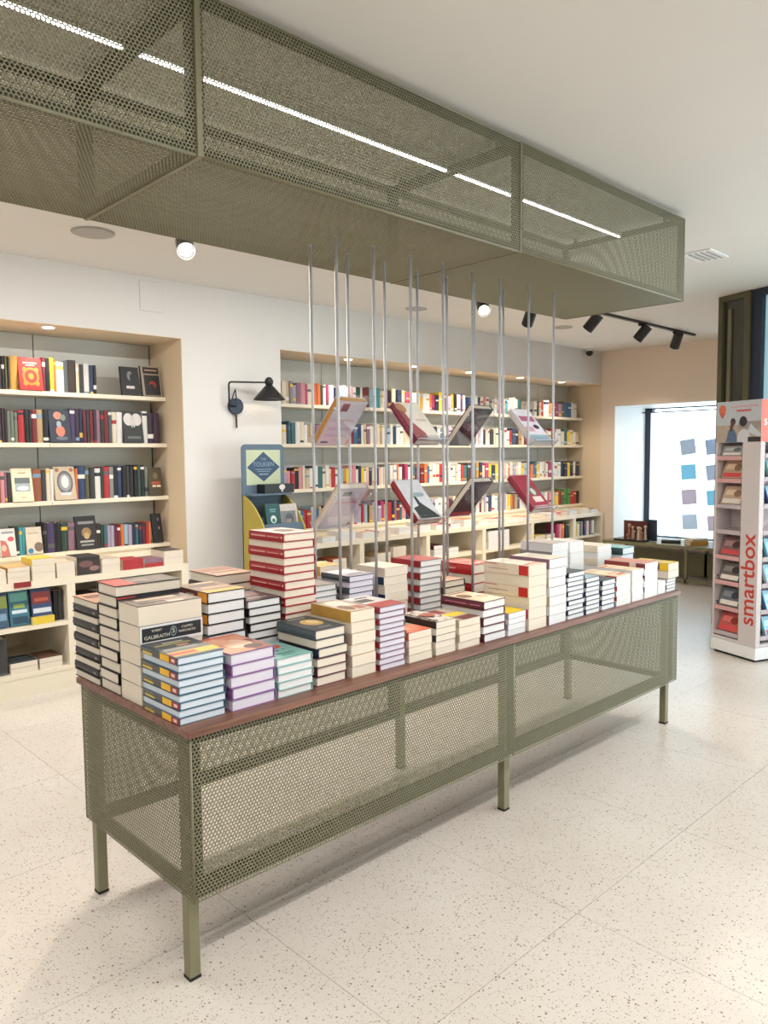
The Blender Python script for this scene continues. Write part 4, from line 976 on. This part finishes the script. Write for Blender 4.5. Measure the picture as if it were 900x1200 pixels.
# long bookcase: piles on the counter and below
xx = 3.10; k = 0
cols = ['white', 'cream', 'white', 'peach', 'white', 'pink', 'white', 'cream', 'white', 'red', 'white', 'cream']
while xx < 8.0:
    w = R.uniform(.15, .2); n = R.choice((1, 2, 2, 3)); k += 1
    cn = cols[k % 12]
    flat_pile(f'low pile on the long counter, {ordinal(k)} from the left', xx, xx + w, 3.46, 3.66, CT, [(R.uniform(.02, .035), cn) for _ in range(n)], R.choice(('white', 'cream', 'white')), [((0, 1, 0, 1), R.choice(['white', 'cream', 'peach', 'orange', 'red', 'pale blue', 'grey', 'white'])), ((.2, .8, .3, .6), R.choice(['white', 'cream', 'grey', 'beige']))])
    xx += w + R.uniform(.03, .12)
LOWP = [(4.02, 4.20, 3, 'tan', 'cream'), (4.24, 4.42, 4, 'cream', 'cream'), (4.84, 5.02, 3, 'maroon', 'white'), (5.06, 5.24, 2, 'grey', 'white'), (5.76, 5.94, 5, 'white', 'white'), (5.97, 6.15, 5, 'pale blue', 'white'), (6.68, 6.88, 2, 'yellow', 'cream'), (6.92, 7.10, 2, 'slate', 'cream'), (3.20, 3.38, 3, 'charcoal', 'cream'), (3.45, 3.62, 3, 'orange', 'cream')]
for i, (x0, x1, n, cn, pg) in enumerate(LOWP):
    flat_pile(f'{cn} pile under the long counter', x0, x1, 3.46, 3.68, .4622, [(.042, cn if j == n - 1 or j % 2 else 'cream') for j in range(n)], pg)
for i, (x, cn) in enumerate(zip([7.16, 7.22, 7.28, 7.34, 7.40, 7.58, 7.64, 7.72, 7.80, 7.87, 7.94, 8.00], ['magenta', 'pink', 'orange', 'black', 'dark green', 'yellow', 'white', 'grey', 'purple', 'white', 'mauve', 'white'])):
    upright(x, x + .055, 3.47, .4622, .19, .16, cn, f'{cn} upright book under the long counter, {ordinal(i + 1)} from the left', 'upright books under the long counter')

# ------------------------------------------------------------------ wall lamp
lamp = empty('wall_lamp', (2.447, YW, 1.96)); tag(lamp, 'black swing arm wall lamp with a cone shade and navy disc', 'lamp')
def lp(x, y, z_): return (x - 2.447, y - YW, z_ - 1.96)
obj('wall_disc', MB().bar(lp(2.447, YW, 1.961), lp(2.447, YW - .035, 1.961), .066, n=28).mesh('wall_disc', [M_NAVYMETAL]), lamp)
am = MB()
am.bar(lp(2.36, YW - .06, 1.955), lp(2.36, YW - .06, 2.14), .0075); am.bar(lp(2.36, YW - .06, 2.14), lp(2.372, YW - .07, 2.152), .0075)
am.bar(lp(2.372, YW - .07, 2.152), lp(2.652, YW - .19, 2.155), .0075); am.bar(lp(2.36, YW - .06, 1.96), lp(2.447, YW - .03, 1.96), .0075)
obj('arm', am.mesh('arm', [M_BLACK], False), lamp)
obj('cable_loop', MB().bar(lp(2.40, YW - .03, 2.0), lp(2.44, YW - .03, 2.10), .005).bar(lp(2.44, YW - .03, 2.10), lp(2.452, YW - .03, 2.0), .005).mesh('cable_loop', [M_BLACK]), lamp)
obj('stem', MB().bar(lp(2.447, YW - .02, 1.93), lp(2.452, YW - .02, 1.785), .008).mesh('stem', [mat('bronze_stem', (86, 66, 60), .4, .6, noise=.05)]), lamp)
obj('shade_joint', MB().ball(lp(2.66, YW - .195, 2.16), .036, 14, sz=1.1).mesh('shade_joint', [M_BLACK], True), lamp)
sh = MB(); n = 32; rings = [(.024, 2.135), (.045, 2.115), (.128, 2.02), (.130, 2.012)]
for ring_out in (0, 1):
    vs = []; fs = []
    for (r_, z_) in rings:
        for q in range(n):
            a = 2 * math.pi * q / n; rr = r_ - .002 * ring_out
            vs.append(lp(2.66 + rr * math.cos(a), YW - .195 + rr * math.sin(a), z_ - .001 * ring_out))
    for i in range(len(rings) - 1):
        for q in range(n): fs.append((i * n + q, i * n + (q + 1) % n, (i + 1) * n + (q + 1) % n, (i + 1) * n + q))
    sh.add(vs, fs)
so = obj('shade', sh.mesh('shade', [M_BLACK], True), lamp)
obj('bulb', MB().ball(lp(2.66, YW - .195, 2.06), .025, 10).mesh('bulb', [mat('bulb_lit', (255, 240, 220), .5, emit=(1, .84, .66), estr=60)], True), lamp)

# ------------------------------------------------------------------ cardboard display stand beside the lamp
DX0, DX1, DY0, DY1 = 2.315, 2.715, 2.92, 3.22
ds = empty('cardboard_display', ((DX0 + DX1) / 2, (DY0 + DY1) / 2, 0)); tag(ds, 'yellow green cardboard display stand with a slate blue header sign', 'display stand')
gx, gy, _ = ds.location
M_YG = mat('card_yellow_green', (176, 160, 74), .6, noise=.04); M_SLB = mat('card_slate_blue', (92, 112, 128), .6, noise=.04); M_PALEG = mat('card_pale_green', (188, 198, 166), .6, noise=.05)
for x in (DX0, DX1 - .012):
    pts = [(x - gx, DY1 - gy, 0), (x - gx, DY0 - gy, 0), (x - gx, DY0 - gy, .98), (x - gx, DY0 + .05 - gy, 1.06), (x - gx, DY0 + .12 - gy, 1.14), (x - gx, DY0 + .2 - gy, 1.20), (x - gx, DY1 - gy, 1.25)]
    obj('side_panel', MB().prism(pts, (.012, 0, 0)).mesh('side_panel', [M_YG]), ds)
def dp(n, mt, *bs): return boxes(n, mt, ds, *[(b[0] - gx, b[1] - gx, b[2] - gy, b[3] - gy, b[4], b[5]) for b in bs])
dp('back_panel', M_SLB, (DX0, DX1, DY1 - .012, DY1, 0, 1.27)); dp('front_lip', M_SLB, (DX0 + .012, DX1 - .012, DY0 + .02, DY0 + .032, .2, 1.02)); dp('tray', M_SLB, (DX0 + .012, DX1 - .012, DY0 + .02, DY1 - .012, .95, .962), (DX0 + .012, DX1 - .012, DY0 + .03, DY1 - .012, .2, .212))
# header sign: rounded board, pale field, blue diamond, writing
def rrect(x0, x1, z0, z1, r, y, n=6):
    pts = []
    for (cx, cz, a0) in ((x1 - r, z1 - r, 0), (x0 + r, z1 - r, 90), (x0 + r, z0, 180), (x1 - r, z0, 270)):
        if a0 in (0, 90):
            for k in range(n + 1):
                a = math.radians(a0 + 90 * k / n); pts.append((cx + r * math.cos(a) - gx, y - gy, cz + r * math.sin(a)))
        else: pts.append(((x0 if a0 == 180 else x1) - gx, y - gy, z0))
    return pts
hd = obj('header_board', MB().prism(rrect(DX0 - .005, DX1 + .005, 1.235, 1.645, .04, DY1 - .018), (0, .012, 0)).mesh('header_board', [M_SLB]), ds)
hy = DY1 - .0185 - gy
hmid = (DX0 + DX1) / 2 - gx
obj('field', MB().prism([(hmid - .165, hy, 1.32), (hmid + .165, hy, 1.32), (hmid + .165, hy, 1.60), (hmid - .165, hy, 1.60)], (0, -.001, 0)).mesh('field', [M_PALEG]), hd)
obj('diamond', MB().prism([(hmid - .16, hy - .001, 1.46), (hmid, hy - .001, 1.345), (hmid + .16, hy - .001, 1.46), (hmid, hy - .001, 1.585)], (0, -.001, 0)).mesh('diamond', [mat('card_navy', (58, 82, 108), .6, noise=.05)]), hd)
M_SIGN = cmat((138, 160, 176))
RX = Matrix.Rotation(math.pi / 2, 4, 'X')
lettering(hd, 'THE', .028, M_SIGN, Matrix.Translation((hmid, hy - .0026, 1.525)) @ RX)
lettering(hd, 'TOLKIEN', .05, M_SIGN, Matrix.Translation((hmid, hy - .0026, 1.483)) @ RX)
obj('small_print', print_mesh([((-.08, .08, 1.440, 1.446), (130, 152, 170)), ((-.06, .06, 1.424, 1.430), (130, 152, 170)), ((-.045, .045, 1.400, 1.408), (150, 172, 190))], lambda a, b, k: (hmid + a, hy - .0026, b), 'small_print'), hd)
# books in the display
def slant(x0, x1, y, z, hh, color, art, label, t=.03):
    return face_out(x0, x1, y, z, hh, color, art, label, 'books in the cardboard display', t)
slant(DX0 + .075, DX0 + .205, DY0 + .09, .964, .21, 'dark green', [((0, 1, 0, 1), (40, 82, 84)), (ell(.5, .4, .22, .15), (206, 214, 210)), (ell(.5, .36, .12, .08), (60, 100, 100)), ((.25, .75, .75, .79), (120, 160, 160)), ((.3, .7, .68, .71), (120, 160, 160)), ((0, 1, 0, .05), (150, 196, 180))], 'dark green book with a white round emblem in the cardboard display')
slant(DX0 + .212, DX1 - .02, DY0 + .09, .964, .20, 'grey', [((0, 1, 0, 1), (190, 182, 176)), ((.0, .9, 0, .72), (118, 118, 120)), (ell(.5, .4, .25, .22), (84, 86, 92)), ((.3, .6, .0, .4), (140, 130, 120))], 'wide grey pictured book in the cardboard display')
bx_ = boxes('boxed_set', M_BLACK, None, (DX0 + .13, DX1 + .02, DY1 - .13, DY1 - .022, 1.252, 1.325))
tag(bx_, 'black boxed set with a white emblem lying on the cardboard display', 'boxed set')
dp('step', M_SLB, (DX0 + .012, DX1 - .012, DY1 - .14, DY1 - .012, 1.238, 1.2515))
obj('emblem', print_mesh([(ell(.0, .01, .03, .022, 14), (214, 210, 206)), ((-.008, .008, -.028, -.012), (200, 196, 190))], lambda a, b, k: (DX0 + .30 + a, DY1 - .1304, 1.29 + b), 'emblem'), bx_)

# ------------------------------------------------------------------ gift box stand at the right edge
SW, SHT = .42, 1.925
sang = math.atan2(.93, .368) - math.pi / 2           # local y runs along the left face
gs = empty('gift_stand', (4.691, .158, 0), sang)
tag(gs, 'tall pale gift voucher stand with red lettering at the right edge', 'display stand')
M_STW = mat('stand_pale_laminate', (206, 196, 194), .45, noise=.015); M_STD = mat('stand_inner', (186, 172, 174), .5, noise=.02); M_CORAL = mat('header_coral', (224, 112, 96), .5, noise=.02); M_REDL = cmat((196, 58, 48))
bevel(boxes('base', M_WHITE, gs, (0, SW, 0, SW, .02, .11)), .003); boxes('castor_plate', M_FOOT, gs, (.02, SW - .02, .02, SW - .02, 0, .02))
boxes('base_rim', M_STW, gs, (.004, SW - .004, .004, SW - .004, .113, .135)); boxes('base_gap', M_FOOT, gs, (.008, SW - .008, .008, SW - .008, .11, .113))
# corner column with the writing, core and end wall of the bays
bevel(boxes('corner_column', M_STW, gs, (.004, .05, .004, .165, .135, 1.62)), .002)
boxes('core', M_STD, gs, (.16, SW - .02, .165, SW - .02, .135, 1.62)); boxes('end_wall', M_STW, gs, (.004, .16, SW - .022, SW - .004, .135, 1.62)); boxes('side_wall', M_STD, gs, (SW - .02, SW - .004, .01, .165, .135, 1.62)); boxes('inner_wall', M_STD, gs, (.05, SW - .02, .13, .165, .135, 1.62))
tray_z = [.15, .345, .54, .735, .93, 1.125, 1.32, 1.49]
cvl = [(190, 84, 72), (96, 104, 112), (104, 96, 90), (130, 92, 92), (206, 176, 140), (196, 168, 138), (190, 160, 130), (150, 152, 150)]
lnum = ['lowest', 'second lowest', 'third lowest', 'fourth lowest', 'fifth lowest', 'third highest', 'second highest', 'highest']
Mg = Matrix.Translation((4.691, .158, 0)) @ Matrix.Rotation(sang, 4, 'Z')
for i, z in enumerate(tray_z):
    # left side tray: sloping shelf facing the viewer's left
    tr = obj('tray', MB().prism([(.010, .168, z), (.155, .168, z + .03), (.155, .168, z + .036), (.010, .168, z + .006)], (0, SW - .022 - .168, 0)).box(.004, .010, .168, SW - .022, z - .004, z + .028).mesh('tray', [M_STD if i in (0, 4, 5) else mat('tray_pink', (210, 160, 158), .4, noise=.02)]), gs)
    tr2 = obj('tray', MB().box(.05, SW - .02, .006, .13, z + .02, z + .028).box(.05, SW - .02, .002, .006, z + .012, z + .045).mesh('tray', [M_STD]), gs)
    # box on each tray
    hh = .145 if i < 7 else .08
    if i != 4:
        for side in (0, 1):
            w_, h_ = (.19, hh)
            cm, pm = book_meshes(w_, h_, .022, False)
            o = obj('gift_box', cm, None, color=lin(cvl[i] if side == 0 else [(110, 170, 190), (60, 110, 160), (190, 206, 214), (100, 180, 200), (70, 130, 180), (60, 84, 150), (120, 190, 190), (150, 120, 110)][i]))
            tilt = math.radians(66)
            if side == 0:
                o.matrix_world = Mg @ Matrix.Translation((.042, (.168 + SW - .022) / 2, z + .022)) @ Matrix.Rotation(-math.pi / 2, 4, 'Z') @ Matrix.Rotation(tilt, 4, 'X') @ Matrix.Translation((0, h_ / 2, 0))
            else:
                o.matrix_world = Mg @ Matrix.Translation((.22, .04, z + .029)) @ Matrix.Rotation(math.radians(70), 4, 'X') @ Matrix.Translation((0, h_ / 2, 0))
            obj('page_block', pm, o, color=PAGE['white'])
            c0 = cvl[i] if side == 0 else (150, 200, 214)
            cover_print(o, [((0, 1, 0, 1), c0), ((.05, .95, .05, .3), (206, 70, 70) if i % 3 == 0 else (226, 216, 206)), ((.1, .6, .5, .8), tuple(min(255, q + 40) for q in c0)), (ell(.7, .6, .2, .2), tuple(max(0, q - 50) for q in c0))], w_, h_, .022)
            tag(o, f'{lnum[i]} voucher box on the {"left" if side == 0 else "right"} face of the gift stand', 'gift box', 'voucher boxes on the gift stand')
    else:
        obj('holder_pin', MB().bar((.02, .36, z + .0), (.02, .366, z), .004).mesh('holder_pin', [M_FOOT]), gs)
for z in (.40, .60): obj('screw', MB().bar((.0035, .37, z), (.008, .37, z), .006).mesh('screw', [M_FOOT]), gs)
# vertical writing reads upwards on the corner column, left face (normal -x)
col_m = Matrix.Translation((.0032, .085, .66)) @ Matrix(((0, 0, -1, 0), (0, 1, 0, 0), (1, 0, 0, 0), (0, 0, 0, 1))) 
def basis(xa, ya, za, loc):
    mm = Matrix.Identity(4)
    for i in range(3): mm[i][0] = xa[i]; mm[i][1] = ya[i]; mm[i][2] = za[i]; mm[i][3] = loc[i]
    return mm
lettering(gs, 'smartbox', .176, M_REDL, basis((0, 0, 1), (0, 1, 0), (-1, 0, 0), (.0034, .083, .605)), extrude=.0004, bold=.0022)
# header: picture towards the left, coral panel towards the right
hp = boxes('header', M_WHITE, gs, (.008, SW - .004, .008, SW - .004, 1.62, SHT))
W_, H_ = SW - .014, SHT - 1.622
def hpic(a, b, k): return (.0076 - k * .00015, .008 + W_ * (1 - a), 1.621 + H_ * b)
obj('picture', print_mesh([((0, 1, 0, 1), (186, 190, 196)), ((0, 1, 0, .42), (176, 158, 140)), ((.5, 1, .32, .5), (150, 140, 134)), (ell(.13, .8, .085, .13), (214, 110, 76)), ([(.06, .72), (.20, .72), (.15, .6), (.11, .6)], (190, 96, 70)),
    ([(.22, 0), (.48, 0), (.46, .2), (.40, .32), (.28, .3)], (84, 108, 136)), (ell(.38, .5, .06, .09), (62, 50, 50)), ([(.30, .28), (.36, .26), (.42, .5), (.34, .52)], (92, 62, 58)), ([(.48, 0), (.78, 0), (.74, .26), (.62, .32), (.5, .22)], (206, 202, 206)), (ell(.61, .5, .085, .125), (42, 40, 46)), ([(.70, .24), (.78, .44), (1, .18), (1, .08), (.8, .2)], (196, 202, 208)), ((.72, 1, 0, .12), (50, 44, 48)),
    ((.32, .93, .85, .88), (204, 150, 154)), ((.46, .78, .74, .785), (196, 84, 84))], hpic, 'picture'), hp)
obj('coral_panel', print_mesh([((0, 1, 0, 1), (226, 116, 100))], lambda a, b, k: (.008 + (SW - .012) * a, .0076, 1.621 + H_ * b), 'coral_panel'), hp)
lettering(hp, 'smartbox', .1, cmat((240, 226, 220)), basis((1, 0, 0), (0, 0, 1), (0, -1, 0), (.225, .0072, 1.77)), bold=.0006)

# ------------------------------------------------------------------ bench in the window bay
bn = empty('window_bench', (7.95, 2.2, 0)); tag(bn, 'low olive metal bench with books in front of the window', 'bench')
def bp_(n, mt, *bs): return boxes(n, mt, bn, *[(b[0] - 7.95, b[1] - 7.95, b[2] - 2.2, b[3] - 2.2, b[4], b[5]) for b in bs])
bp_('bench_top', M_OLIVE, (7.62, 8.235, 1.05, 3.10, .415, .45))
for y in (1.06, 2.0, 3.06):
    for x in (7.63, 8.19): bp_('leg', M_OLIVE, (x, x + .035, y, y + .035, 0, .415))
bp_('rail', M_OLIVE, (7.63, 7.665, 1.095, 3.06, .02, .06)); bp_('rail', M_OLIVE, (8.19, 8.225, 1.095, 3.06, .02, .06)); bp_('panel', M_OLIVE, (8.19, 8.20, 1.095, 3.06, .06, .3))
def small_book(x, y, z, w, hh, t, cn, label, rz=0.0, page='cream', art=None, name='book'):
    b = make_book(x, y, z, rz, w, hh, t, PAL[cn], page, True, label, None, None, name)
    if art: cover_print(b, art, w, hh, t)
    return b
small_book(7.85, 2.30, .4502, .16, .22, .04, 'charcoal', 'dark book lying on the window bench beside the figurines', .4)
small_book(7.82, 1.98, .4502, .16, .22, .05, 'ochre', 'ochre book lying on the window bench', .9, art=[((0, 1, 0, 1), (206, 160, 90)), ((.1, .8, .3, .6), (120, 90, 70))])
small_book(7.82, 1.98, .5004, .15, .21, .03, 'beige', 'beige book on top of the ochre book on the bench', 1.1)
small_book(7.80, 1.66, .4502, .13, .16, .11, 'tan', 'thick tan book block at the right end of the window bench', .3)
# case with small figures
cs_ = empty('gift_case', (7.80, 2.75, .45)); tag(cs_, 'open dark red gift case with small ornaments on the window bench', 'gift case')
obj('case_back', MB().box(-.02, .0, -.17, .14, .01, .25).mesh('case_back', [mat('case_red', (96, 44, 46), .5, noise=.06)]), cs_)
obj('case_lid', MB().box(.03, .05, -.27, -.10, .005, .27).mesh('case_lid', [mat('case_navy', (44, 56, 72), .5, noise=.06)]), cs_)
obj('case_tray', MB().box(-.16, -.02, -.2, .2, 0, .025).mesh('case_tray', [M_BLACK]), cs_)
oc = [(160, 120, 100), (190, 160, 140), (120, 84, 76), (206, 190, 176), (150, 110, 96)]
for i in range(14):
    x, y = R.uniform(-.14, -.04), R.uniform(-.19, .05); hh = R.uniform(.05, .20)
    obj('ornament', MB().bar((x, y, .025), (x, y, .025 + hh * .8), .018, .010, 8).ball((x, y, .025 + hh * .88), .02, 8).mesh('ornament', [cmat(oc[i % 5])]), cs_)

def trans_mat(name, c):
    mt = bpy.data.materials.new(name); mt.use_nodes = True
    nt = mt.node_tree; b = nt.nodes['Principled BSDF']; b.inputs['Base Color'].default_value = (*lin(c), 1)
    tr_ = nt.nodes.new('ShaderNodeBsdfTranslucent'); tr_.inputs['Color'].default_value = (*lin(c), 1)
    nz = nt.nodes.new('ShaderNodeTexNoise'); nz.inputs['Scale'].default_value = 12
    mx = nt.nodes.new('ShaderNodeMixShader'); mx.inputs['Fac'].default_value = .6
    out = [n for n in nt.nodes if n.type == 'OUTPUT_MATERIAL'][0]
    nt.links.new(b.outputs[0], mx.inputs[1]); nt.links.new(tr_.outputs[0], mx.inputs[2]); nt.links.new(mx.outputs[0], out.inputs['Surface'])
    return mt
boxes('frosted_film', trans_mat('frosted_blue_film', (208, 224, 228)), sf, (.475, 1.35, .064, .066, .08, ZC - .06))
CARD = [trans_mat('card_print', c) for c in ((186, 190, 198), (200, 188, 194), (178, 186, 198), (158, 200, 214), (194, 200, 206))]
# sheer curtain behind the cards
sc = MB(); nn = 90
vs = []
for k in range(nn + 1):
    y = WY0 + .03 + (WY1 - WY0 - .15) * k / nn
    xo = .014 * math.sin(k * .9) + .006 * math.sin(k * 2.3)
    vs += [(WX - .085 + xo, y, WZ0 + .03), (WX - .085 + xo, y, WZ1 - .058)]
sc.add(vs, [(2 * k, 2 * k + 2, 2 * k + 3, 2 * k + 1) for k in range(nn)])
M_SHEER = trans_mat('sheer_fabric', (236, 242, 246))
so_ = obj('sheer_curtain', sc.mesh('sheer_curtain', [M_SHEER], True)); tag(so_, 'white sheer curtain hanging across the window bay', 'curtain')
# books hung in the window
rown = ['top', 'second', 'third', 'bottom']; coln = ['left', 'middle', 'right']
for r_ in range(4):
    for c_ in range(3):
        y = 2.62 - .34 * c_ - .015 * r_; z = 1.62 - .335 * r_
        w_, h_ = .20, .20
        o = obj('hanging_card', MB().box(-.006, .006, -w_ / 2, w_ / 2, -h_ / 2, h_ / 2).mesh('hanging_card', [CARD[(r_ * 3 + c_ * 2) % 5]]), None, (WX - .152, y, z))
        o.rotation_euler = (math.radians(R.uniform(-9, -4)), 0, 0)
        obj('cord', MB().bar((0, 0, h_ / 2), (0, 0, (WZ1 - .075) - z if r_ == 0 else .15), .0015, n=5).mesh('cord', [M_STEEL]), o)
        tag(o, f'hanging card in the window, {rown[r_]} row, {coln[c_]} column', 'card', 'cards hung in the window')

# ------------------------------------------------------------------ ceiling fittings
for i, (x, y, r_, lab) in enumerate([(.942, 2.665, .125, 'grey round ceiling speaker above the near bookcase'), (4.13, 3.02, .11, 'pale round ceiling speaker behind the rods'), (6.07, 2.70, .11, 'pale round ceiling speaker near the track lights')]):
    o = empty('ceiling_speaker', (x, y, ZC)); tag(o, lab, 'speaker')
    obj('rim', MB().bar((0, 0, -.006), (0, 0, 0), r_, n=32).mesh('rim', [M_WHITE if i else M_GREY]), o); obj('grille', MB().bar((0, 0, -.010), (0, 0, -.006), r_ * .92, n=32).mesh('grille', [M_GREY]), o)
vt = empty('ceiling_vent', (4.25, .40, ZC)); tag(vt, 'small white ceiling vent beyond the canopy', 'vent')
obj('frame', MB().box(-.15, .15, -.1, .1, -.008, 0).mesh('frame', [M_WHITE]), vt)
for k in range(4): obj('slat', MB().box(-.12, .12, -.075 + k * .04, -.055 + k * .04, -.012, -.008).mesh('slat', [M_GREY]), vt)
cc = empty('security_camera', (7.82, YW - .07, ZC)); tag(cc, 'small dome security camera under the ceiling by the corner', 'camera')
obj('mount', MB().bar((0, 0, -.03), (0, 0, 0), .055, n=20).mesh('mount', [M_WHITE]), cc); obj('dome', MB().ball((0, 0, -.05), .045, 12).mesh('dome', [M_BLACK], True), cc)

def spot(loc, target, label, group, lit, power, on_track):
    o = empty('spot_light', loc); tag(o, label, 'spotlight', group)
    d = (Vector(target) - Vector(loc)).normalized()
    c0 = Vector((0, 0, -.115))
    obj('adaptor', MB().box(-.06, .06, -.017, .017, -.022 if not on_track else -.045, 0 if not on_track else -.022).mesh('adaptor', [M_BLACK]), o)
    obj('yoke', MB().bar((0, 0, -.022), (0, 0, -.075), .011).mesh('yoke', [M_BLACK]), o)
    q = d.to_track_quat('-Z', 'Y').to_matrix().to_4x4()
    bd = MB(); bd.bar((0, 0, .085), (0, 0, -.085), .052, .052, 22, caps=False)
    bd.add([(.052 * math.cos(2 * math.pi * k / 22), .052 * math.sin(2 * math.pi * k / 22), .085) for k in range(22)], [tuple(range(22))])
    bd.bar((0, 0, -.085), (0, 0, -.06), .052, .044, 22, caps=False)
    b = obj('body', bd.mesh('body', [M_BLACK]), o); b.matrix_local = Matrix.Translation(c0) @ q
    b2 = obj('lens', MB().bar((0, 0, -.066), (0, 0, -.058), .039, n=22).mesh('lens', [M_LAMPON]), b)
    l = bpy.data.lights.new('spot_beam', 'SPOT'); l.energy = power; l.color = WARM; l.spot_size = math.radians(70); l.spot_blend = .7; l.shadow_soft_size = .045
    lo = bpy.data.objects.new('spot_beam', l); COL.objects.link(lo); lo.parent = o; lo.matrix_local = Matrix.Translation(c0 + d * .09) @ q
    return o
spot((1.29, 2.20, ZC), (-.1, -.7, .9), 'lit ceiling spot above the near bookcase under the canopy edge', 'ceiling spots', True, SPOT_W, False)
spot((4.08, 2.20, ZC), (2.0, 0.0, .9), 'lit ceiling spot seen between the rods', 'ceiling spots', True, SPOT_W, False)
spot((4.75, 2.20, ZC), (5.6, 3.6, 1.2), 'ceiling spot turned to the long bookcase below the canopy edge', 'ceiling spots', True, SPOT_W, False)
tr = boxes('light_track', M_BLACK, None, (4.9, 7.66, 1.965, 1.998, ZC - .022, ZC)); tag(tr, 'black ceiling light track beyond the canopy', 'track')
for i, (x, tg) in enumerate([(5.46, (5.3, 3.4, 1.4)), (6.43, (6.2, 3.5, 1.2)), (7.21, (8.0, 2.9, 1.4))]):
    spot((x, 1.98, ZC), tg, f'{["left", "middle", "right"][i]} black spot on the ceiling track', 'spots on the track', True, SPOT_W * (.5 if i == 2 else 1), True)
# recessed downlights in the alcove soffits
for i, (x, lab) in enumerate([(1.016, 'recessed downlight above the near bookcase'), (.25, 'recessed downlight above the left end of the near bookcase'), (3.816, 'first recessed downlight above the long bookcase'), (4.73, 'second recessed downlight above the long bookcase'), (5.62, 'third recessed downlight above the long bookcase'), (6.58, 'fourth recessed downlight above the long bookcase'), (7.47, 'last recessed downlight above the long bookcase')]):
    o = empty('downlight', (x, 3.625, NT - .004)); tag(o, lab, 'downlight', 'alcove downlights')
    obj('trim_ring', MB().bar((0, 0, -.003), (0, 0, 0), .048, n=24).mesh('trim_ring', [M_WHITE]), o); obj('lens', MB().bar((0, 0, -.005), (0, 0, -.003), .038, n=24).mesh('lens', [M_LAMPON]), o)
    l = bpy.data.lights.new('downlight_beam', 'SPOT'); l.energy = NICHE_W; l.color = WARM; l.spot_size = math.radians(120); l.spot_blend = .8; l.shadow_soft_size = .035
    lo = bpy.data.objects.new('downlight_beam', l); COL.objects.link(lo); lo.parent = o; lo.location = (0, 0, -.012)
o = empty('led_row', ((WASH[1] + WASH[2]) / 2, WASH[0], ZC)); tag(o, 'added LED row hidden behind the canopy, lighting back wall and aisle', 'ceiling light', 'ceiling LED rows')
obj('profile', MB().box(-(WASH[2] - WASH[1]) / 2, (WASH[2] - WASH[1]) / 2, -.03, .03, -.09, 0).mesh('profile', [M_ALU]), o)
# fixtures of the LED rows behind the viewer, the second added for fill
for i, (y, x0, x1, pw) in enumerate(LED_ROWS):
    o = empty('led_row', ((x0 + x1) / 2, y, ZC)); tag(o, f'{["long", "second"][i]} ceiling LED row behind the viewer', 'ceiling light', 'ceiling LED rows')
    L_ = (x1 - x0) / 2 + .03
    obj('profile', MB().box(-L_, L_, -.035, .035, -.06, 0).mesh('profile', [M_ALU]), o)
